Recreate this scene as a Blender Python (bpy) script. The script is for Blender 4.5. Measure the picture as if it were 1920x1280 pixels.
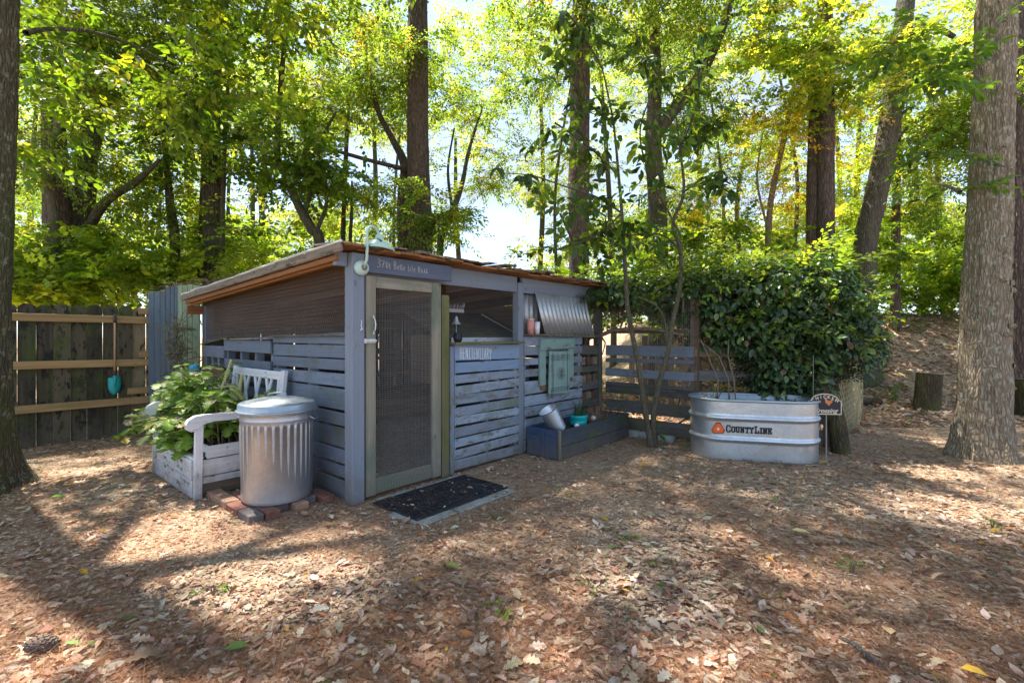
import bpy, math, random
import numpy as np
from mathutils import Vector, Matrix, Quaternion
R = random.Random(7); NR = np.random.default_rng(11)
rad = math.radians
for o in list(bpy.data.objects): bpy.data.objects.remove(o)
SC = bpy.context.scene; COL = SC.collection

# ------------------------------------------------ camera, light, exposure
H, F = 1.25, 900.0
cd = bpy.data.cameras.new('camera'); cam = bpy.data.objects.new('camera', cd); COL.objects.link(cam)
cam.location = (0, 0, H); cam.rotation_euler = (rad(90), 0, 0)
cd.lens = 36*F/1920; cd.sensor_width = 36; cd.shift_y = -12/1920; cd.clip_start = .05; cd.clip_end = 600
SC.camera = cam
SUN = Vector((-.32, .24, .9)).normalized()
sl = bpy.data.lights.new('sun', 'SUN'); sl.energy = 3.5; sl.angle = rad(.9); sl.color = (1, .93, .82)
so = bpy.data.objects.new('sun', sl); COL.objects.link(so); so.rotation_euler = SUN.to_track_quat('Z', 'Y').to_euler()
W = bpy.data.worlds.new('World'); SC.world = W; W.use_nodes = True
nt = W.node_tree; bg = nt.nodes['Background']
sky = nt.nodes.new('ShaderNodeTexSky'); sky.sky_type = 'NISHITA'; sky.sun_disc = False
sky.sun_elevation = math.asin(SUN.z); sky.sun_rotation = math.atan2(SUN.x, SUN.y); sky.air_density = .8; sky.dust_density = .3
tc = nt.nodes.new('ShaderNodeTexCoord'); mp = nt.nodes.new('ShaderNodeMapping'); mp.inputs['Scale'].default_value = (1, 1, 2.2)
nz = nt.nodes.new('ShaderNodeTexNoise'); nz.inputs['Scale'].default_value = 2.6; nz.inputs['Detail'].default_value = 8; nz.inputs['Roughness'].default_value = .6
rp = nt.nodes.new('ShaderNodeValToRGB'); rp.color_ramp.elements[0].position = .30; rp.color_ramp.elements[1].position = .62
rp.color_ramp.elements[0].color = (.2, .2, .2, 1)
mx = nt.nodes.new('ShaderNodeMix'); mx.data_type = 'RGBA'; mx.inputs['B'].default_value = (1.2, 1.42, 1.8, 1)
nt.links.new(tc.outputs['Generated'], mp.inputs['Vector']); nt.links.new(mp.outputs[0], nz.inputs['Vector'])
nt.links.new(nz.outputs['Fac'], rp.inputs[0]); nt.links.new(rp.outputs['Color'], mx.inputs['Factor'])
nt.links.new(sky.outputs[0], mx.inputs['A']); nt.links.new(mx.outputs['Result'], bg.inputs[0])
bg.inputs[1].default_value = .14
SC.view_settings.view_transform = 'Standard'; SC.view_settings.look = 'None'; SC.view_settings.gamma = 1
SC.view_settings.use_curve_mapping = False; SC.view_settings.exposure = 2.2
SC.render.engine = 'CYCLES'
cy = SC.cycles; cy.max_bounces = 7; cy.diffuse_bounces = 4; cy.glossy_bounces = 2; cy.transmission_bounces = 4
cy.transparent_max_bounces = 8; cy.use_denoising = True; cy.sample_clamp_indirect = 6

# ------------------------------------------------ helpers
def P(px, py, d): return Vector(((px-960)/F*d, d, H+(628-py)/F*d))
def node(nt, t, **k):
    n = nt.nodes.new(t)
    for a, v in k.items(): setattr(n, a, v)
    return n
def newmat(name):
    m = bpy.data.materials.new(name); m.use_nodes = True
    return m, m.node_tree, m.node_tree.nodes['Principled BSDF']
def ramp(nt, fac, stops):
    r = nt.nodes.new('ShaderNodeValToRGB'); cr = r.color_ramp
    while len(cr.elements) < len(stops): cr.elements.new(.5)
    for e, (p, c) in zip(cr.elements, stops): e.position = p; e.color = tuple(c)+(1,) if len(c) == 3 else c
    nt.links.new(fac, r.inputs[0]); return r.outputs[0]
def mixc(nt, f, a, b, mode='MIX'):
    m = nt.nodes.new('ShaderNodeMix'); m.data_type = 'RGBA'; m.blend_type = mode
    for s, v in (('Factor', f), ('A', a), ('B', b)):
        if isinstance(v, bpy.types.NodeSocket): nt.links.new(v, m.inputs[s])
        elif isinstance(v, (int, float)): m.inputs[s].default_value = v
        else: m.inputs[s].default_value = tuple(v)+(1,)
    return m.outputs['Result']
def math_(nt, op, a, b=None):
    m = nt.nodes.new('ShaderNodeMath'); m.operation = op
    for i, v in enumerate((a, b)):
        if v is None: continue
        if isinstance(v, bpy.types.NodeSocket): nt.links.new(v, m.inputs[i])
        else: m.inputs[i].default_value = v
    return m.outputs[0]
def noise(nt, vec, scale, detail=4, rough=.55, sc=None):
    if sc:
        mp = nt.nodes.new('ShaderNodeMapping'); mp.inputs['Scale'].default_value = sc; nt.links.new(vec, mp.inputs[0]); vec = mp.outputs[0]
    n = nt.nodes.new('ShaderNodeTexNoise'); n.inputs['Scale'].default_value = scale; n.inputs['Detail'].default_value = detail
    n.inputs['Roughness'].default_value = rough; nt.links.new(vec, n.inputs['Vector']); return n.outputs['Fac']
def objvec(nt):
    tc = nt.nodes.new('ShaderNodeTexCoord'); oi = nt.nodes.new('ShaderNodeObjectInfo')
    v = nt.nodes.new('ShaderNodeVectorMath'); v.operation = 'ADD'
    s = math_(nt, 'MULTIPLY', oi.outputs['Random'], 37.0)
    nt.links.new(tc.outputs['Object'], v.inputs[0]); nt.links.new(s, v.inputs[1]); return v.outputs[0], oi.outputs['Random']
def bump(nt, bs, h, st, dist=.01):
    b = nt.nodes.new('ShaderNodeBump'); b.inputs['Strength'].default_value = st; b.inputs['Distance'].default_value = dist
    nt.links.new(h, b.inputs['Height']); nt.links.new(b.outputs[0], bs.inputs['Normal'])

def wood(name, c1, c2, c3=None, worn=(.22, .19, .15), wear=.0, moss=None, mossamt=.5, rough=.75, var=.35, spec=.25, dirt=True):
    """length runs along the board's own X"""
    m, nt, bs = newmat(name); v, rnd = objvec(nt)
    g = noise(nt, v, 1.0, 6, .65, (1.5, 34, 34)); g2 = noise(nt, v, 3.0, 3, .5, (1, 3, 3))
    c = ramp(nt, g, [(.3, c1), (.72, c2)])
    if c3: c = mixc(nt, ramp(nt, rnd, [(.25, (0, 0, 0)), (.85, (1, 1, 1))]), c, c3)
    b = ramp(nt, rnd, [(0, (1-var,)*3), (1, (1+var*.5,)*3)])
    c = mixc(nt, 1.0, c, b, 'MULTIPLY')
    if wear:
        w = noise(nt, v, 6, 8, .75, (1, 2.4, 2.4)); f = ramp(nt, w, [(.62-wear*.2, (0, 0, 0)), (.66-wear*.2, (1, 1, 1))])
        c = mixc(nt, f, c, worn)
    if moss:
        w = noise(nt, v, 2.3, 6, .62); f = ramp(nt, w, [(.62-mossamt*.25, (0, 0, 0)), (.78-mossamt*.2, (.85, .85, .85))])
        c = mixc(nt, f, c, moss)
    if dirt:
        ge = nt.nodes.new('ShaderNodeNewGeometry'); sx = nt.nodes.new('ShaderNodeSeparateXYZ'); nt.links.new(ge.outputs['Position'], sx.inputs[0])
        dn = noise(nt, ge.outputs['Position'], 7, 6, .7); hz = math_(nt, 'SUBTRACT', math_(nt, 'MULTIPLY', dn, .55), sx.outputs['Z'])
        c = mixc(nt, ramp(nt, hz, [(.0, (0, 0, 0)), (.3, (.75,)*3)]), c, (.14, .115, .085))
    # knots
    vo = nt.nodes.new('ShaderNodeTexVoronoi'); vo.inputs['Scale'].default_value = 1.0
    mp = nt.nodes.new('ShaderNodeMapping'); mp.inputs['Scale'].default_value = (3.2, 9, 9); nt.links.new(v, mp.inputs[0]); nt.links.new(mp.outputs[0], vo.inputs['Vector'])
    k = ramp(nt, vo.outputs['Distance'], [(.05, (1, 1, 1)), (.11, (0, 0, 0))])
    c = mixc(nt, math_(nt, 'MULTIPLY', k, .6), c, tuple(x*.35 for x in c1))
    nt.links.new(c, bs.inputs['Base Color']); bs.inputs['Roughness'].default_value = rough; bs.inputs['Specular IOR Level'].default_value = spec
    h = math_(nt, 'ADD', g, math_(nt, 'MULTIPLY', g2, .6)); bump(nt, bs, h, .55, .006)
    return m
def plain(name, col, rough=.6, metal=0, var=.15, scale=9, b=.15, spec=.4):
    m, nt, bs = newmat(name); v, rnd = objvec(nt); n = noise(nt, v, scale, 6, .65)
    c = ramp(nt, n, [(.3, tuple(x*(1-var) for x in col)), (.7, tuple(min(1, x*(1+var)) for x in col))])
    nt.links.new(c, bs.inputs['Base Color']); bs.inputs['Roughness'].default_value = rough; bs.inputs['Metallic'].default_value = metal
    bs.inputs['Specular IOR Level'].default_value = spec; bump(nt, bs, n, b, .004); return m
def galv(name, col=(.62, .66, .7), rough=.38, rust=.25):
    m, nt, bs = newmat(name); v, rnd = objvec(nt)
    vo = nt.nodes.new('ShaderNodeTexVoronoi'); vo.inputs['Scale'].default_value = 60; nt.links.new(v, vo.inputs['Vector'])
    n = noise(nt, v, 4, 7, .65); s = noise(nt, v, 3, 5, .6, (6, 6, .8))
    c = mixc(nt, .5, ramp(nt, vo.outputs['Color'], [(.1, tuple(x*.82 for x in col)), (.9, col)]), ramp(nt, n, [(.3, tuple(x*.62 for x in col)), (.65, col)]))
    f = ramp(nt, s, [(.6, (0, 0, 0)), (.75, (rust,)*3)]); c = mixc(nt, f, c, (.33, .3, .27))
    nt.links.new(c, bs.inputs['Base Color']); bs.inputs['Metallic'].default_value = .85
    nt.links.new(ramp(nt, n, [(.3, (rough+.2,)*3), (.7, (rough-.06,)*3)]), bs.inputs['Roughness']); bump(nt, bs, math_(nt, 'ADD', n, math_(nt, 'MULTIPLY', noise(nt, v, 1.6, 2, .5), 4.0)), .3, .012); return m
def leafmat(name, rough=.45, trans=.45, tint=(2.4, 2.2, .9), spec=.45):
    m, nt, bs = newmat(name); a = node(nt, 'ShaderNodeAttribute', attribute_name='col')
    oi = nt.nodes.new('ShaderNodeObjectInfo')
    nt.links.new(a.outputs['Color'], bs.inputs['Base Color']); bs.inputs['Roughness'].default_value = rough; bs.inputs['Specular IOR Level'].default_value = spec
    if trans:
        t = nt.nodes.new('ShaderNodeBsdfTranslucent'); nt.links.new(mixc(nt, 1.0, a.outputs['Color'], tint, 'MULTIPLY'), t.inputs[0])
        mx = nt.nodes.new('ShaderNodeMixShader'); mx.inputs[0].default_value = trans
        nt.links.new(bs.outputs[0], mx.inputs[1]); nt.links.new(t.outputs[0], mx.inputs[2]); nt.links.new(mx.outputs[0], nt.nodes['Material Output'].inputs[0])
    return m
def barkmat(name, c1, c2, moss=(.09, .1, .035), mossamt=.35, lichen=None, sc=1.0):
    m, nt, bs = newmat(name); tc = nt.nodes.new('ShaderNodeTexCoord'); v = tc.outputs['Object']
    g = noise(nt, v, 1.0, 8, .75, (26*sc, 26*sc, 4*sc))
    vo = node(nt, 'ShaderNodeTexVoronoi', feature='DISTANCE_TO_EDGE'); vo.inputs['Scale'].default_value = 1
    mp = nt.nodes.new('ShaderNodeMapping'); mp.inputs['Scale'].default_value = (34*sc, 34*sc, 7*sc)
    nv = nt.nodes.new('ShaderNodeTexNoise'); nv.inputs['Scale'].default_value = 5; nt.links.new(v, nv.inputs['Vector'])
    va = nt.nodes.new('ShaderNodeVectorMath'); va.operation = 'MULTIPLY_ADD'; nt.links.new(nv.outputs['Color'], va.inputs[0]); va.inputs[1].default_value = (.06, .06, .12); nt.links.new(v, va.inputs[2])
    nt.links.new(va.outputs[0], mp.inputs[0]); nt.links.new(mp.outputs[0], vo.inputs['Vector'])
    e = ramp(nt, vo.outputs['Distance'], [(0, (0, 0, 0)), (.3, (1, 1, 1))])
    c = mixc(nt, 1.0, ramp(nt, g, [(.3, c1), (.7, c2)]), ramp(nt, e, [(0, (.55, .52, .5)), (1, (1, 1, 1))]), 'MULTIPLY')
    n = noise(nt, v, 1.6, 5, .6); c = mixc(nt, ramp(nt, n, [(.62-mossamt*.3, (0, 0, 0)), (.8-mossamt*.3, (.75,)*3)]), c, moss)
    if lichen:
        n = noise(nt, v, 14, 6, .7); c = mixc(nt, ramp(nt, n, [(.56, (0, 0, 0)), (.62, (.8,)*3)]), c, lichen)
    nt.links.new(c, bs.inputs['Base Color']); bs.inputs['Roughness'].default_value = .9; bs.inputs['Specular IOR Level'].default_value = .15
    bump(nt, bs, math_(nt, 'ADD', math_(nt, 'MULTIPLY', e, .8), g), .9, .018); return m

# value noise in numpy
def _h(i, j, k):
    n = (i*73856093) ^ (j*19349663) ^ (k*83492791); n = (n ^ (n >> 13)) & 0x7fffffff
    n = (n*(n*n*15731+789221)+1376312589) & 0x7fffffff; return n/float(0x7fffffff)
def vn(x, y, z=0.0):
    x = np.asarray(x, float); y = np.asarray(y, float); z = np.zeros_like(x)+z
    i, j, k = np.floor(x).astype(np.int64), np.floor(y).astype(np.int64), np.floor(z).astype(np.int64)
    f, g, h = x-i, y-j, z-k; f = f*f*(3-2*f); g = g*g*(3-2*g); h = h*h*(3-2*h)
    def L(a, b, t): return a+(b-a)*t
    return L(L(L(_h(i, j, k), _h(i+1, j, k), f), L(_h(i, j+1, k), _h(i+1, j+1, k), f), g),
             L(L(_h(i, j, k+1), _h(i+1, j, k+1), f), L(_h(i, j+1, k+1), _h(i+1, j+1, k+1), f), g), h)
def sstep(a, b, x):
    t = np.clip((x-a)/(b-a), 0, 1); return t*t*(3-2*t)
def gz(x, y):
    x = np.asarray(x, float); y = np.asarray(y, float)
    hill = 1.75*sstep(8.6, 13.0, y+.25*(x-6))*sstep(2.6, 5.2, x)
    hill = hill + .6*sstep(14, 40, y)
    r = .05*(vn(x*.6+3, y*.6)-.5)+.022*(vn(x*2.2, y*2.2+5)-.5)
    return hill + r*sstep(2.5, 14, np.hypot(x*.8, y-3))*2.2 + r*.35

def npmesh(name, V, Fc, col=None, smooth=False):
    """Fc: (n,k) array of faces"""
    V = np.asarray(V, np.float32); Fc = np.asarray(Fc, np.int32)
    me = bpy.data.meshes.new(name); me.vertices.add(len(V)); me.vertices.foreach_set('co', V.ravel())
    k = Fc.shape[1]; me.loops.add(Fc.size); me.loops.foreach_set('vertex_index', Fc.ravel())
    me.polygons.add(len(Fc)); me.polygons.foreach_set('loop_start', np.arange(0, Fc.size, k, dtype=np.int32))
    me.polygons.foreach_set('use_smooth', np.full(len(Fc), smooth))
    me.update(calc_edges=True)
    if col is not None:
        a = me.attributes.new('col', 'FLOAT_COLOR', 'POINT'); c = np.ones((len(V), 4), np.float32); c[:, :3] = col; a.data.foreach_set('color', c.ravel())
    return me
def link(name, me, mat=None, parent=None, loc=None, mtx=None):
    o = bpy.data.objects.new(name, me); COL.objects.link(o)
    if mat and not me.materials: me.materials.append(mat)
    if parent: o.parent = parent
    if loc is not None: o.location = loc
    if mtx is not None: o.matrix_basis = mtx
    return o
def tag(o, label, cat, group=None):
    o['label'] = label; o['category'] = cat
    if group: o['group'] = group
    return o
def thing(name, label, cat, loc=(0, 0, 0), rz=0, group=None):
    o = bpy.data.objects.new(name, None); COL.objects.link(o); o.location = loc; o.rotation_euler = (0, 0, rz); o.empty_display_size = .1
    return tag(o, label, cat, group)
def stuff(o): o['kind'] = 'stuff'; return o
def structure(o): o['kind'] = 'structure'; return o

class MB:
    def __init__(s): s.v = []; s.f = []
    def add(s, V, Fc):
        n = len(s.v); s.v += [tuple(p) for p in V]; s.f += [tuple(i+n for i in q) for q in Fc]; return s
    def box(s, c, d, b=.003, M=None):
        V, Fc = cbox(d, b); M = M or Matrix.Identity(4)
        return s.add([M @ (Vector(c)+Vector(p)) for p in V], Fc)
    def tube(s, pts, rs, n=8, cap=True):
        pts = [Vector(p) for p in pts]; rs = rs if hasattr(rs, '__len__') else [rs]*len(pts)
        V = []; Fc = []; up = None
        for i, p in enumerate(pts):
            t = (pts[min(i+1, len(pts)-1)]-pts[max(i-1, 0)]).normalized()
            if up is None: up = t.orthogonal().normalized()
            up = (up-t*up.dot(t)).normalized(); w = t.cross(up)
            for k in range(n):
                a = 2*math.pi*k/n; V.append(p+(up*math.cos(a)+w*math.sin(a))*rs[i])
        for i in range(len(pts)-1):
            for k in range(n):
                Fc.append((i*n+k, i*n+(k+1) % n, (i+1)*n+(k+1) % n, (i+1)*n+k))
        if cap: Fc.append(tuple(range(n-1, -1, -1))); Fc.append(tuple((len(pts)-1)*n+k for k in range(n)))
        return s.add(V, Fc)
    def lathe(s, prof, n=48, M=None, shape=None):
        V = []; Fc = []; M = M or Matrix.Identity(4)
        for r, z in prof:
            for k in range(n):
                a = 2*math.pi*k/n
                x, y = shape(a, r, z) if shape else (r*math.cos(a), r*math.sin(a))
                V.append(M @ Vector((x, y, z)))
        for i in range(len(prof)-1):
            for k in range(n): Fc.append((i*n+k, i*n+(k+1) % n, (i+1)*n+(k+1) % n, (i+1)*n+k))
        return s.add(V, Fc)
    def prism(s, poly, t, M=None):
        """poly in local XZ, thickness t along Y"""
        M = M or Matrix.Identity(4); n = len(poly)
        V = [M @ Vector((x, -t/2, z)) for x, z in poly]+[M @ Vector((x, t/2, z)) for x, z in poly]
        Fc = [tuple(range(n)), tuple(range(2*n-1, n-1, -1))]+[(i, i+n, (i+1) % n+n, (i+1) % n) for i in range(n)]
        return s.add(V, Fc)
    def build(s, name, mat, parent=None, smooth=False, loc=None, mtx=None):
        me = bpy.data.meshes.new(name); me.from_pydata(s.v, [], s.f); me.update()
        if smooth: me.polygons.foreach_set('use_smooth', [True]*len(me.polygons))
        return link(name, me, mat, parent, loc, mtx)
def cbox(d, b=.003):
    x, y, z = d[0]/2, d[1]/2, d[2]/2; b = min(b, x*.6, y*.6, z*.6); V = []; idx = {}
    for sx in (-1, 1):
        for sy in (-1, 1):
            for sz in (-1, 1):
                for ax in range(3):
                    idx[(sx, sy, sz, ax)] = len(V)
                    V.append((sx*(x-(b if ax != 0 else 0)), sy*(y-(b if ax != 1 else 0)), sz*(z-(b if ax != 2 else 0))))
    Fc = []
    for s in (-1, 1):
        q = [(s, -1, -1, 0), (s, 1, -1, 0), (s, 1, 1, 0), (s, -1, 1, 0)]; Fc.append([idx[k] for k in (q if s > 0 else q[::-1])])
        q = [(-1, s, -1, 1), (-1, s, 1, 1), (1, s, 1, 1), (1, s, -1, 1)]; Fc.append([idx[k] for k in (q if s > 0 else q[::-1])])
        q = [(-1, -1, s, 2), (1, -1, s, 2), (1, 1, s, 2), (-1, 1, s, 2)]; Fc.append([idx[k] for k in (q if s > 0 else q[::-1])])
    for a in (-1, 1):
        for c in (-1, 1):
            Fc.append([idx[(a, c, -1, 0)], idx[(a, c, -1, 1)], idx[(a, c, 1, 1)], idx[(a, c, 1, 0)]])
            Fc.append([idx[(a, -1, c, 0)], idx[(a, -1, c, 2)], idx[(a, 1, c, 2)], idx[(a, 1, c, 0)]])
            Fc.append([idx[(-1, a, c, 1)], idx[(-1, a, c, 2)], idx[(1, a, c, 2)], idx[(1, a, c, 1)]])
            for e in (-1, 1): Fc.append([idx[(a, c, e, 0)], idx[(a, c, e, 1)], idx[(a, c, e, 2)]])
    return V, Fc
def board(name, parent, a, b, w, t, mat, nrm=(0, -1, 0), bev=.004, jit=.0, ends=None):
    """a plank from a to b; w across, t thick (along nrm)"""
    a = Vector(a); b = Vector(b); X = (b-a); L = X.length; X.normalize(); Y = Vector(nrm); Y = (Y-X*Y.dot(X)).normalized(); Z = X.cross(Y)
    V, Fc = cbox((L, t, w), bev)
    if jit: V = [(x+R.uniform(-jit, jit)*(2 if abs(x) > L*.4 else 0), y+R.uniform(-jit, jit)*.4, z+R.uniform(-jit, jit)) for x, y, z in V]
    M = Matrix((X, Y, Z)).transposed().to_4x4(); M.translation = (a+b)/2
    return MB().add(V, Fc).build(name, mat, parent, mtx=M)
def dup(src, parent=None, mtx=None, name=None):
    c = src.copy(); COL.objects.link(c)
    c.parent = parent
    if mtx is not None: c.matrix_basis = mtx
    return c

# leaves -------------------------------------------------
def lf_quad(w=.28, c=.06): return np.array([(0, 0, 0), (.45, w, c), (1, 0, -.08), (.45, -w, c)]), np.array([(0, 2, 1), (0, 3, 2)])
def lf_oval(w=.24, c=.06, droop=.12):
    V = [(0, 0, 0), (.3, 0, -.01), (.68, 0, -.03), (1, 0, -droop), (.3, w, c), (.68, w*.85, c-.03), (.3, -w, c), (.68, -w*.85, c-.03)]
    return np.array(V), np.array([(0, 1, 4), (1, 2, 5), (1, 5, 4), (2, 3, 5), (0, 6, 1), (6, 7, 1), (1, 7, 2), (7, 3, 2)])
def lf_maple():
    a = [(0, 0), (.18, .34), (.36, .22), (.5, .62), (.62, .26), (1, 0), (.62, -.26), (.5, -.62), (.36, -.22), (.18, -.34)]
    V = [(.38, 0, .03)]+[(x, y, -.08*abs(y)-.05*x*x) for x, y in a]
    return np.array(V), np.array([(0, i+1, (i+1) % 10+1) for i in range(10)])
def lf_lobed(curl=.12):
    a = [(0, .03), (.12, .16), (.22, .1), (.34, .27), (.46, .15), (.58, .3), (.68, .14), (.82, .2), (1, 0)]
    V = []; n = len(a)
    for x, y in a: V += [(x, y, curl*(abs(y)*2.5)+.1*math.sin(x*3)), (x, 0, .1*math.sin(x*3)-.01), (x, -y, curl*(abs(y)*2)+.1*math.sin(x*3))]
    Fc = []
    for i in range(n-1):
        p, q = 3*i, 3*i+3; Fc += [(p, p+1, q+1), (p, q+1, q), (p+1, p+2, q+2), (p+1, q+2, q+1)]
    return np.array(V), np.array(Fc)
def rots(m, yaw=None, tilt=.3, roll=.3, pitch0=0.):
    yaw = NR.uniform(0, 2*np.pi, m) if yaw is None else yaw
    p = NR.normal(pitch0, tilt, m); r = NR.normal(0, roll, m)
    cy_, sy = np.cos(yaw), np.sin(yaw); cp, sp = np.cos(p), np.sin(p); cr, sr = np.cos(r), np.sin(r)
    O = np.zeros((m, 3, 3))
    Z = np.zeros((m, 3, 3)); Z[:, 0, 0] = cy_; Z[:, 0, 1] = -sy; Z[:, 1, 0] = sy; Z[:, 1, 1] = cy_; Z[:, 2, 2] = 1
    Y = np.zeros((m, 3, 3)); Y[:, 0, 0] = cp; Y[:, 0, 2] = sp; Y[:, 2, 0] = -sp; Y[:, 2, 2] = cp; Y[:, 1, 1] = 1
    X = np.zeros((m, 3, 3)); X[:, 1, 1] = cr; X[:, 1, 2] = -sr; X[:, 2, 1] = sr; X[:, 2, 2] = cr; X[:, 0, 0] = 1
    return Z @ Y @ X
def scatter(T, pos, rot, size, col, vcol=None):
    V, Fc = T; m = len(pos); n = len(V)
    size = np.asarray(size, float).reshape(m, 1, 1)
    VV = np.einsum('mij,nj->mni', rot, V)*size+pos[:, None, :]
    FF = Fc[None]+(np.arange(m)*n)[:, None, None]
    c = np.repeat(col, n, axis=0)
    if vcol is not None: c = c*np.tile(vcol, (m, 1))
    return VV.reshape(-1, 3), FF.reshape(-1, Fc.shape[1]), c
def join(parts):
    V, Fc, C = [], [], []; n = 0
    for v, f, c in parts: V.append(v); Fc.append(f+n); C.append(c); n += len(v)
    return np.concatenate(V), np.concatenate(Fc), np.concatenate(C)
def palette(m, cols, wts, var=.18):
    cols = np.array(cols); i = NR.choice(len(cols), m, p=np.array(wts)/sum(wts)); c = cols[i]*NR.uniform(1-var, 1+var, (m, 1))*NR.uniform(.93, 1.07, (m, 3)); return c
def spray(T, k=16, leaf=.2, twig=True):
    """a leafy twig one unit long along +X"""
    parts = []; nV, nF = T
    V, Fc = [], []; n = 0
    for i in range(k):
        x = .12+.88*(i+1)/k; s = 1 if i % 2 else -1; y = s*R.uniform(0, .06)
        Q = Matrix.Rotation(s*R.uniform(.5, 1.2)*(1-.6*x*(i > k-3)), 3, 'Z') @ Matrix.Rotation(R.uniform(-.5, .5), 3, 'X') @ Matrix.Rotation(R.uniform(-.1, .7), 3, 'Y')
        l = leaf*R.uniform(.7, 1.2); p = Vector((x+R.uniform(-.04, .04), y, R.uniform(-.05, .05)-.1*x*x))
        V += [tuple(Q @ Vector(q)*l+p) for q in nV]; Fc += [tuple(int(a)+n for a in f) for f in nF]; n += len(nV)
    if twig: V += [(0, 0, .006), (0, 0, -.006), (1, 0, -.1)]; Fc.append((n, n+1, n+2))
    return np.array(V), np.array(Fc), len(nV)*k
SP_Q = [spray(lf_quad(.26), 28, .125) for _ in range(6)]
SP_M = [spray(lf_maple(), 13, .19) for _ in range(4)]
SP_O = [spray(lf_oval(), 11, .27) for _ in range(4)]
GREENS = [(.095, .16, .032), (.125, .19, .038), (.16, .22, .04), (.24, .26, .05), (.065, .115, .028), (.28, .22, .05)]
GW = [30, 30, 18, 7, 18, 2]
def foliage(pos, size, cols=GREENS, wts=GW, SP=SP_Q, droop=.15, outdir=None, tilt=.35):
    """leafy twigs at the given points"""
    m = len(pos); parts = []; size = np.asarray(size)
    yaw = NR.uniform(0, 2*np.pi, m)
    if outdir is not None: yaw = np.arctan2(outdir[:, 1], outdir[:, 0])+NR.normal(0, .7, m)
    Q = rots(m, yaw, tilt, .5, droop); base = palette(m, cols, wts, .3)
    kind = NR.integers(0, len(SP), m)
    for j, (V, Fc, nl) in enumerate(SP):
        s = kind == j
        if not s.any(): continue
        k = int(s.sum()); v, f, c = scatter((V, Fc), pos[s], Q[s], size[s], base[s])
        c = c.reshape(k, len(V), 3)*1.0; per = (nl//(28 if SP is SP_Q else 13 if SP is SP_M else 11))
        nlf = nl//per; j2 = np.repeat(NR.uniform(.75, 1.3, (k, nlf, 1)), per, axis=1); c[:, :nl] *= j2; c[:, nl:] = (.09, .07, .05)
        parts.append((v, f, c.reshape(-1, 3)))
    return join(parts)
def blob_points(c, r, n, clumps=None, k=.33, shell=.0):
    """points gathered in clumps inside an ellipsoid"""
    clumps = clumps or max(4, n//26); c = np.array(c, float); r = np.array(r, float)
    d = NR.normal(size=(clumps, 3)); d /= np.linalg.norm(d, axis=1)[:, None]; q = d*(NR.uniform(shell, 1, (clumps, 1))**(1/2.4))
    i = NR.integers(0, clumps, n); off = NR.normal(size=(n, 3))*k*np.array([1, 1, .55])*NR.uniform(.4, 1.2, (clumps, 1))[i]
    p = c+q[i]*r+off*min(r.mean(), 1.2); return p, (q[i]*r+off)

def trunkmesh(pts, rs, n=24, rows=60, bark=.012, flare=0, lob=.06, seed=0, fx=9., fz=1.6):
    pts = [Vector(p) for p in pts]; m = len(pts)
    def cr(a, b, c, d, t): return .5*((2*b)+(c-a)*t+(2*a-5*b+4*c-d)*t*t+(3*b-a-3*c+d)*t**3)
    C = np.zeros((rows, 3)); RR = np.zeros(rows)
    for i in range(rows):
        u = i/(rows-1)*(m-1); j = min(int(u), m-2); t = u-j; g = lambda k: pts[max(0, min(m-1, k))]; h = lambda k: rs[max(0, min(m-1, k))]
        C[i] = cr(g(j-1), g(j), g(j+1), g(j+2), t); RR[i] = h(j)+(h(j+1)-h(j))*t
    T = np.gradient(C, axis=0); T /= np.linalg.norm(T, axis=1)[:, None]
    U = np.zeros_like(T); u = np.array([1., 0, 0])
    if abs(T[0].dot(u)) > .9: u = np.array([0, 1., 0])
    for i in range(rows): u = u-T[i]*u.dot(T[i]); u /= np.linalg.norm(u); U[i] = u
    B = np.cross(T, U); A = np.linspace(0, 2*np.pi, n, endpoint=False)
    L = np.concatenate([[0], np.cumsum(np.linalg.norm(np.diff(C, axis=0), axis=1))])
    ca, sa = np.cos(A)[None], np.sin(A)[None]; Lz = L[:, None]; rr = RR[:, None]
    q = RR.mean()
    rad_ = rr*(1+lob*(vn(ca*1.3+seed, sa*1.3+Lz*.7, Lz*.3)-.5)*2)
    x, y = ca*q*fx+seed*7, sa*q*fx
    ridg = np.abs(vn(x*2.2, y*2.2, Lz*fz)-.5)*2; fine = vn(x*6, y*6, Lz*fz*5)
    rad_ = rad_+bark*(ridg*1.1+fine*.7-.6)
    if flare:
        fl = flare*np.exp(-Lz*3.6)*(1+.55*np.cos(A*3+seed)[None]+.3*np.cos(A*5+1.3*seed)[None]); rad_ = rad_+fl*rr*.9
    V = C[:, None]+rad_[..., None]*(U[:, None]*ca[..., None]+B[:, None]*sa[..., None])
    I = np.arange(rows*n).reshape(rows, n); J = np.roll(I, -1, 1)
    Fc = np.stack([I[:-1], J[:-1], J[1:], I[1:]], -1).reshape(-1, 4)
    return V.reshape(-1, 3), Fc
def bind(o, parent):
    o.parent = parent; o.matrix_parent_inverse = Matrix.Translation(parent.location).inverted() if parent else Matrix(); return o

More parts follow.
